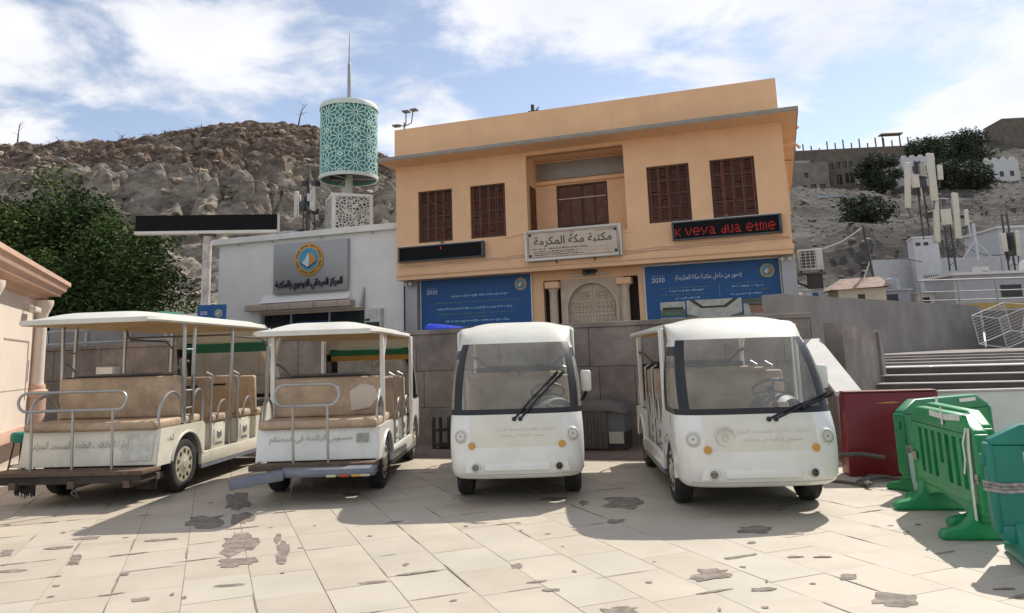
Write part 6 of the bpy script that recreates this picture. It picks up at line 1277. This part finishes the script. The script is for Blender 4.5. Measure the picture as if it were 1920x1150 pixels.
# bare saplings on the left ridge
def sapling(label, x, y, h, lean, seed):
    rg = random.Random(seed); z = hill_left(x, y); t = thing('bare_sapling', label, 'sapling', (x, y, z - 0.2), 0, 'bare saplings on the left ridge')
    p = [(0, 0, 0), (lean * 0.15, 0, h * 0.4), (lean * 0.4, 0, h * 0.75), (lean, 0, h)]; MB().tube(p, [0.09, 0.07, 0.045, 0.015], 6).build('stem', 'twig', t)
    for k in range(7):
        f_ = rg.uniform(0.4, 0.98); i = min(2, int(f_ * 3)); a = Vector(p[i]).lerp(Vector(p[i + 1]), f_ * 3 - i); MB().tube([a, a + Vector((rg.uniform(-0.7, 0.7), rg.uniform(-0.4, 0.4), rg.uniform(0.2, 0.7)))], [0.025, 0.008], 5).build('twig', 'twig', t)
sapling('leaning bare sapling on the hilltop just left of the lattice tower', -21.1, 74.0, 2.6, 0.9, 1); sapling('bare upright sapling on the ridge at far left', -49.5, 74.5, 2.3, 0.1, 2); sapling('tiny bare sapling on the ridge between the other two', -39.0, 74.5, 1.4, 0.1, 3)

# ------------------------------------------------------------------ houses, sheds and masts on the right
def house(name, label, x0, x1, y, z0, z1, depth, m, wins, rz=0.0, parapet=0.0, group=None, extra=None):
    t = thing(name, label, 'house', ((x0 + x1) / 2, y, z0), rz, group); w = x1 - x0; h = z1 - z0
    hs_ = [(-w / 2 + a * w, -w / 2 + b * w, c_ * h, d_ * h) for a, b, c_, d_ in wins]
    MB().wall(-w / 2, w / 2, -3, h, hs_, 0, 0.4).build('wall', m, t)
    for sx in (-1, 1): MB().box(min(sx * w / 2, sx * (w / 2 - 0.3)), max(sx * w / 2, sx * (w / 2 - 0.3)), 0.4, depth, -3, h).build('side_wall', m, t)
    MB().box(-w / 2, w / 2, 0.3, depth, h - 0.3, h - 0.05).build('roof', m, t)
    for a, b, c_, d_ in hs_: 
        wn_ = MB().box(a, b, 0.22, 0.26, c_, d_).build('window', 'window_dark', t); MB().box((a + b) / 2 - 0.04, (a + b) / 2 + 0.04, 0.17, 0.22, c_, d_).build('mullion', 'stone_house_b', wn_)
    if parapet:
        n = int(w / 1.3)
        for i in range(n): a = -w / 2 + w * i / n; MB().prism([(a, h), (a + 0.1, h + parapet * 0.5), (a + 0.3, h + parapet), (a + 0.7, h + parapet), (a + 0.9, h + parapet * 0.5), (a + w / n, h + 0.02)], lambda p, q, t_: (p, t_, q), 0, 0.4).build('merlon', m, t)
    return t
GH = 'old stone houses on the grey hillside'
house('hillside_house', 'brown stone house with rows of square windows on the right hillside', 56.2, 62.0, 135, 29.2, 36.0, 7, 'stone_house', [(0.22, 0.36, 0.52, 0.68), (0.45, 0.56, 0.52, 0.70), (0.64, 0.76, 0.52, 0.72), (0.82, 0.93, 0.54, 0.72), (0.12, 0.22, 0.1, 0.35), (0.42, 0.58, 0.1, 0.36), (0.68, 0.94, 0.12, 0.4)], R(-6), group=GH)
house('hillside_house', 'lower ruined stone house with dark doorways beside the ochre building', 50.6, 56.4, 133, 27.6, 33.6, 6, 'stone_house_b', [(0.25, 0.38, 0.55, 0.70), (0.12, 0.30, 0.02, 0.32), (0.42, 0.58, 0.02, 0.34), (0.70, 0.86, 0.04, 0.34)], R(-3), group=GH)
house('hillside_house', 'white crenellated house on the right hillside', 84.9, 90.6, 134, 27.0, 33.0, 8, 'house_white', [(0.12, 0.24, 0.52, 0.68), (0.42, 0.54, 0.52, 0.68), (0.72, 0.84, 0.52, 0.68), (0.14, 0.30, 0.05, 0.33)], R(-8), 0.7)
house('hillside_house', 'small white house half hidden behind the tall antenna mast', 68.6, 74.2, 131, 27.5, 33.4, 6, 'house_white', [(0.3, 0.42, 0.55, 0.74), (0.6, 0.72, 0.55, 0.74), (0.82, 0.92, 0.55, 0.74)], R(-6), 0.5)
house('hillside_house', 'tiny white rubble house between the brown house and the olive trees', 61.4, 65.0, 130, 26.6, 29.6, 4, 'house_white', [(0.55, 0.75, 0.3, 0.62)], R(-6))
rwl = thing('ridge_wall', 'unfinished stone wall with standing columns along the right skyline', 'wall', (79.0, 160, 36), R(-4))
MB().box(-20, 7.5, 0, 1.2, 0, 7.1).build('wall', 'stone_house', rwl)
rg = random.Random(6)
for i in range(16): x = -19 + 1.7 * i; MB().box(x, x + 0.22, 0.4, 0.62, 7.1, 7.1 + rg.uniform(0.5, 2.6)).build('column', 'stone_house', rwl)
for x in (1.2, 4.8): MB().box(x, x + 0.2, 0.4, 0.6, 7.1, 9.7).build('column', 'antenna_dark', rwl)
MB().box(0.9, 5.4, -0.3, 1.6, 9.7, 9.95).build('canopy', 'roof_tile_old', rwl)
ew = house('hillside_house', 'brown flat-roofed stone building at the right end of the skyline', 108.0, 122, 162, 40, 49.2, 8, 'stone_house', [(0.3, 0.36, 0.6, 0.72)], R(-5), group=GH)
rdw = thing('road_wall', 'low pale wall along the track across the grey hillside', 'wall', (60.0, 104, 15.2), R(-4)); MB().box(-9, 12.5, 0, 0.4, -1.5, 0.75).build('wall', 'shed_white', rdw)
rw2 = thing('hillside_screen_wall', 'pale grey wall segment below the ruined stone house', 'wall', (50.0, 116, 22.6), R(10)); MB().box(-3.2, 4.2, 0, 0.4, -1.5, 1.6).build('wall', 'shed_grey', rw2)

def telecom_mast(label, x, y, z0, z1, zt, seed, panels, legs=True):
    t = thing('telecom_mast', label, 'antenna mast', (x, y, z0), R(-6), 'telecom masts behind the stairs'); rg = random.Random(seed); h = zt - z0
    for sx in (-0.18, 0.18): MB().tube([(sx, 0, 0), (sx * 0.8, 0, h)], 0.05, 6).build('leg', 'antenna_dark', t)
    for k in range(int(h / 0.5)): MB().tube([(-0.17, 0, 0.3 + k * 0.5), (0.17, 0, 0.55 + k * 0.5)], 0.018, 5).build('brace', 'antenna_dark', t)
    for (px, zb, hh, w, tl) in panels:
        o = antenna_panel(t, px, -0.25, zb - z0, hh, w); o.rotation_euler = (0, tl, rg.uniform(-0.3, 0.3)); MB().tube([(px * 0.2, 0, zb - z0 + hh * 0.5), (px, -0.2, zb - z0 + hh * 0.5)], 0.04, 6).build('arm', 'antenna_dark', t)
        MB().tube([(px, -0.2, zb - z0), (px * 0.9, -0.2, zb - z0 - 0.45), (px * 0.45, -0.15, zb - z0 - 0.5), (px * 0.2, -0.05, zb - z0 - 0.1)], 0.035, 6).build('cable', 'antenna_dark', t)
    for k in range(5): MB().box(-0.22 + rg.uniform(-0.25, 0.25), 0.1 + rg.uniform(-0.2, 0.25), -0.25, 0.05, z1 - z0 + rg.uniform(-1.2, 0.8), z1 - z0 + rg.uniform(0.9, 1.3)).build('radio_box', rg.choice(('antenna_dark', 'antenna_cream', 'zinc_grey')), t, bevel=0.03)
    return t
telecom_mast('tall twin-leg antenna mast standing on the white equipment tower', 24.45, 45, 7.55, 11.0, 12.3, 1, [(-0.95, 9.4, 2.75, 0.34, 0.10), (0.60, 9.75, 2.9, 0.46, 0.03), (1.10, 11.0, 0.9, 0.3, 0.06), (-0.35, 10.6, 0.8, 0.45, 0.0)])
telecom_mast('shorter antenna mast right of the white equipment tower', 25.75, 45, 5.6, 8.6, 9.6, 2, [(-0.78, 7.3, 2.7, 0.36, 0.10), (0.42, 7.45, 2.75, 0.40, 0.05), (-0.1, 8.3, 0.95, 0.55, 0.0), (1.0, 8.2, 0.95, 0.22, 0.05)])
telecom_mast('antenna mast with many boxes near the right picture edge', 29.2, 45, 4.4, 6.6, 8.9, 3, [(-0.35, 6.6, 1.1, 0.3, 0.0), (0.35, 6.3, 1.5, 0.25, 0.06)])
m4 = thing('stub_aerial', 'thin white aerial with slanting stays on the white wall', 'aerial', (27.05, 44.6, 6.1)); MB().tube([(0, 0, 0), (0, 0, 2.2)], 0.09, 8).build('pole', 'shed_white', m4)
for sx in (-1, 1): MB().tube([(0, 0, 1.2), (sx * 0.9, 0, 0.1)], 0.04, 6).build('stay', 'shed_white', m4)
MB().tube([(-0.25, 0, 1.4), (-0.25, 0, 2.4)], 0.05, 6).build('rod', 'shed_white', m4)
et = thing('equipment_tower', 'tall white louvred equipment tower behind the concrete wall', 'equipment cabinet', (24.35, 45.0, 2.4), R(-16))
MB().box(-0.68, 0.68, 0, 1.6, 0, 5.2).build('casing', 'shed_white', et, bevel=0.03); MB().box(-0.72, 0.72, -0.04, 1.64, 5.2, 5.3).build('cap', 'house_white', et)
for r_ in range(2):
    for k in range(7): MB().box(-0.30 + 0.12 * k, -0.25 + 0.12 * k, -0.02, -0.003, 1.5 + 1.1 * r_ - 0.4, 2.35 + 1.1 * r_ - 0.45).build('louvre', 'antenna_dark', et)
for k in range(2): MB().box(-0.55 + 0.42 * k, -0.28 + 0.42 * k, -0.015, -0.003, 4.75, 4.95).build('vent', 'antenna_dark', et)
for z in [0.4 + 0.4 * i for i in range(12)]: MB().tube([(0.70, 0.3, z), (0.70, 0.7, z)], 0.02, 5).build('ladder_rung', 'mast_steel', et)
for y in (0.3, 0.7): MB().tube([(0.71, y, 0), (0.71, y, 5.2)], 0.025, 5).build('ladder_rail', 'mast_steel', et)
wl_ = thing('white_compound_wall', 'long plain white wall behind the equipment tower', 'wall', (25.3, 46.6, 2.4), R(2)); MB().box(-3.5, 4.4, 0, 0.3, 0, 4.15).build('wall', 'shed_white', wl_)
MB().box(-1.2, 0.4, -0.02, -0.002, 0.5, 3.6).build('sheet_panel', 'shed_grey', wl_)
s2 = thing('site_cabin', 'white flat-roofed site cabin with small window at right edge', 'cabin', (25.2, 38.0, 2.2), R(-4)); MB().box(-3.4, 3.5, 0, 3, 0, 2.55).build('wall', 'shed_grey', s2); MB().box(-3.55, 3.6, -0.2, 3.1, 2.55, 2.68).build('roof', 'house_white', s2); MB().box(-1.2, -0.2, -0.02, -0.002, 1.4, 2.0).build('window', 'window_dark', s2); MB().box(-3.0, 3.0, -0.02, -0.003, 0.85, 1.15).build('stripe', 'yellow_stripe', s2)
s3 = thing('white_shed', 'tall plain white shed at the far right edge above the cabin', 'shed', (31.6, 47, 2.2), R(-3)); MB().box(-1.6, 2.5, 0, 4, 0, 6.1).build('wall', 'shed_white', s3); MB().box(-1.7, 2.6, -0.15, 4.1, 6.1, 6.25).build('roof', 'house_white', s3)
sgb = thing('white_sign_box', 'small white sign box with green and black marks beside equipment tower', 'sign', (26.75, 44.0, 4.0), R(-8)); MB().box(-0.45, 0.45, 0, 0.3, 0, 1.7).build('box', 'house_white', sgb); MB().box(0.1, 0.38, -0.012, -0.002, 1.2, 1.45).build('green_mark', 'film_green', sgb); MB().lathe([(0.2, 0), (0.2, 0.01)], Matrix.Translation((0.2, -0.002, 0.75)) @ Matrix.Rotation(R(90), 4, 'X'), 18).build('round_mark', 'black_trim', sgb)
MB().box(-0.4, 0.4, 0.05, 0.25, -2.0, 0).build('post', 'shed_grey', sgb)
hu = thing('tiled_hut', 'small cream hut with patched tile roof behind the concrete wall', 'hut', (18.0, 40.0, 2.3), R(-8)); MB().box(-1.15, 1.2, 0, 2, 0, 2.1).build('wall', 'hut_cream', hu)
MB().add([(-1.6, -0.3, 2.05), (1.4, -0.3, 2.15), (1.3, 1.0, 2.75), (-0.7, 1.0, 2.7), (1.4, 2.2, 2.1), (-1.6, 2.2, 2.1)], [(0, 1, 2, 3), (2, 4, 5, 3), (0, 3, 5), (1, 4, 2)]).build('roof', 'roof_tile_old', hu); MB().box(-0.2, 0.15, -0.02, -0.002, 1.55, 1.8).build('window', 'window_dark', hu)
rg = random.Random(9)
for k, (x, y, w, h, m_, lb) in enumerate(((15.1, 40.5, 1.0, 2.1, 'shed_white', 'small white storage shed next to the ochre building'), (16.0, 40.8, 0.7, 2.2, 'blue_sheet', 'small blue-sided shed left of the tiled hut'), (20.2, 41.0, 1.6, 2.0, 'shed_grey', 'low grey-blue shed right of the tiled hut'), (21.6, 40.4, 0.9, 1.75, 'house_white', 'small white shed under the equipment tower'))):
    t = thing('storage_shed', lb, 'shed', (x, y, 2.3), R(-6), 'low sheds behind the concrete wall'); MB().box(-w / 2, w / 2, 0, 1.2, 0, h).build('wall', 'shed_grey' if m_ == 'blue_sheet' else m_, t); MB().box(-w / 2 - 0.1, w / 2 + 0.1, -0.1, 1.3, h, h + 0.07).build('roof', 'shed_white', t)
    MB().box(-w * 0.3, w * 0.1, -0.015, -0.002, h - 0.6, h - 0.2).build('window', 'window_dark' if m_ != 'blue_sheet' else 'banner_blue', t)
pl_ = thing('leaning_pole', 'leaning black pole with slack cable in front of the grey cliff', 'pole', (19.75, 42.0, 4.0)); MB().tube([(0, 0, 0), (-0.38, 0, 4.0)], 0.06, 7).build('pole', 'antenna_dark', pl_); MB().tube([(-0.38, 0, 3.9), (-1.5, 0, 3.2), (-2.6, 0.2, 2.8)], 0.03, 5).build('cable', 'shed_white', pl_); MB().tube([(-0.2, 0, 2.0), (-1.1, 0, 0.1)], 0.04, 5).build('stay', 'shed_white', pl_)
rl = thing('steel_railing', 'grey steel railing on the raised level above the stairs at right', 'railing', (14.4, 24.2, 2.45), R(-4))
for z in (0.35, 0.62, 0.98): MB().tube([(-1.65, 0, z + 0.02), (3.2, 0, z - 0.02)], 0.03 if z > 0.9 else 0.018, 7).build('rail', 'mast_steel', rl)
for i in range(5): MB().tube([(-1.6 + 1.15 * i, 0, -0.3), (-1.6 + 1.15 * i, 0, 1.0)], 0.035, 7).build('post', 'mast_steel', rl)
for k, (x, y, z, rx_, ry_, lb) in enumerate(((10.75, 17.0, 1.55, 0.15, -0.30, 'crumpled wire mesh cage tipped on the wall at right'), (11.75, 17.1, 1.5, -0.2, 0.35, 'second wire mesh cage, cut off by the right edge'))):
    t = thing('wire_cage', lb, 'wire cage', (x, y, z), 0, 'wire mesh cages beside the stairs'); t.rotation_euler = (rx_, ry_, R(12 - 20 * k)); w, d, h = 0.46, 0.35, 0.33
    f_ = MB(); cs = [(-w, -d), (w, -d), (w, d), (-w, d)]
    for i in range(4):
        a, b = cs[i], cs[(i + 1) % 4]
        for z_ in (0, 2 * h): f_.tube([(a[0], a[1], z_), (b[0], b[1], z_)], 0.011, 5)
        f_.tube([(a[0], a[1], 0), (a[0], a[1], 2 * h)], 0.011, 5)
    f_.build('frame', 'shed_white', t); ms = MB()
    for i in range(1, 14):
        x_ = -w + 2 * w * i / 14
        for y_ in (-d, d): ms.tube([(x_, y_, 0), (x_, y_, 2 * h)], 0.003, 3, caps=False)
        ms.tube([(x_, -d, 0), (x_, d, 0)], 0.003, 3, caps=False)
    for i in range(1, 10):
        z_ = 2 * h * i / 10
        for y_ in (-d, d): ms.tube([(-w, y_, z_), (w, y_, z_)], 0.003, 3, caps=False)
    ms.build('mesh', 'mast_steel', t)

# cables slung between the masts, and water tanks on the sheds
for k, (a, b, lb) in enumerate((((24.5, 45, 8.9), (25.8, 45, 7.0), 'slack black cable between the two antenna masts'), ((25.9, 45, 7.6), (29.1, 45, 6.5), 'slack black cable running to the right-hand mast'), ((19.4, 42, 7.9), (24.0, 45, 6.2), 'long thin cable from the leaning pole to the equipment tower'))):
    a, b = Vector(a), Vector(b); tag(MB().tube([a.lerp(b, i / 10) - Vector((0, 0, 0.5 * math.sin(math.pi * i / 10))) for i in range(11)], 0.022, 5).build('slung_cable', 'antenna_dark', None), lb, 'cable', 'cables slung between the masts')
for k, (x, y, z, m_, lb) in enumerate(((26.4, 39.4, 4.88, 'house_white', 'white water tank on the site cabin roof'), (20.4, 41.6, 4.37, 'shed_grey', 'grey water tank on the low grey-blue shed'))):
    t = thing('water_tank', lb, 'water tank', (x, y, z)); MB().lathe([(0.36, 0), (0.38, 0.04), (0.38, 0.5), (0.33, 0.58), (0.12, 0.66), (0.12, 0.7)], None, 20).build('tank', m_, t, smooth=True); MB().tube([(0.38, 0, 0.1), (0.5, 0, 0.1), (0.5, 0, -0.3)], 0.02, 6).build('pipe', 'mast_steel', t)
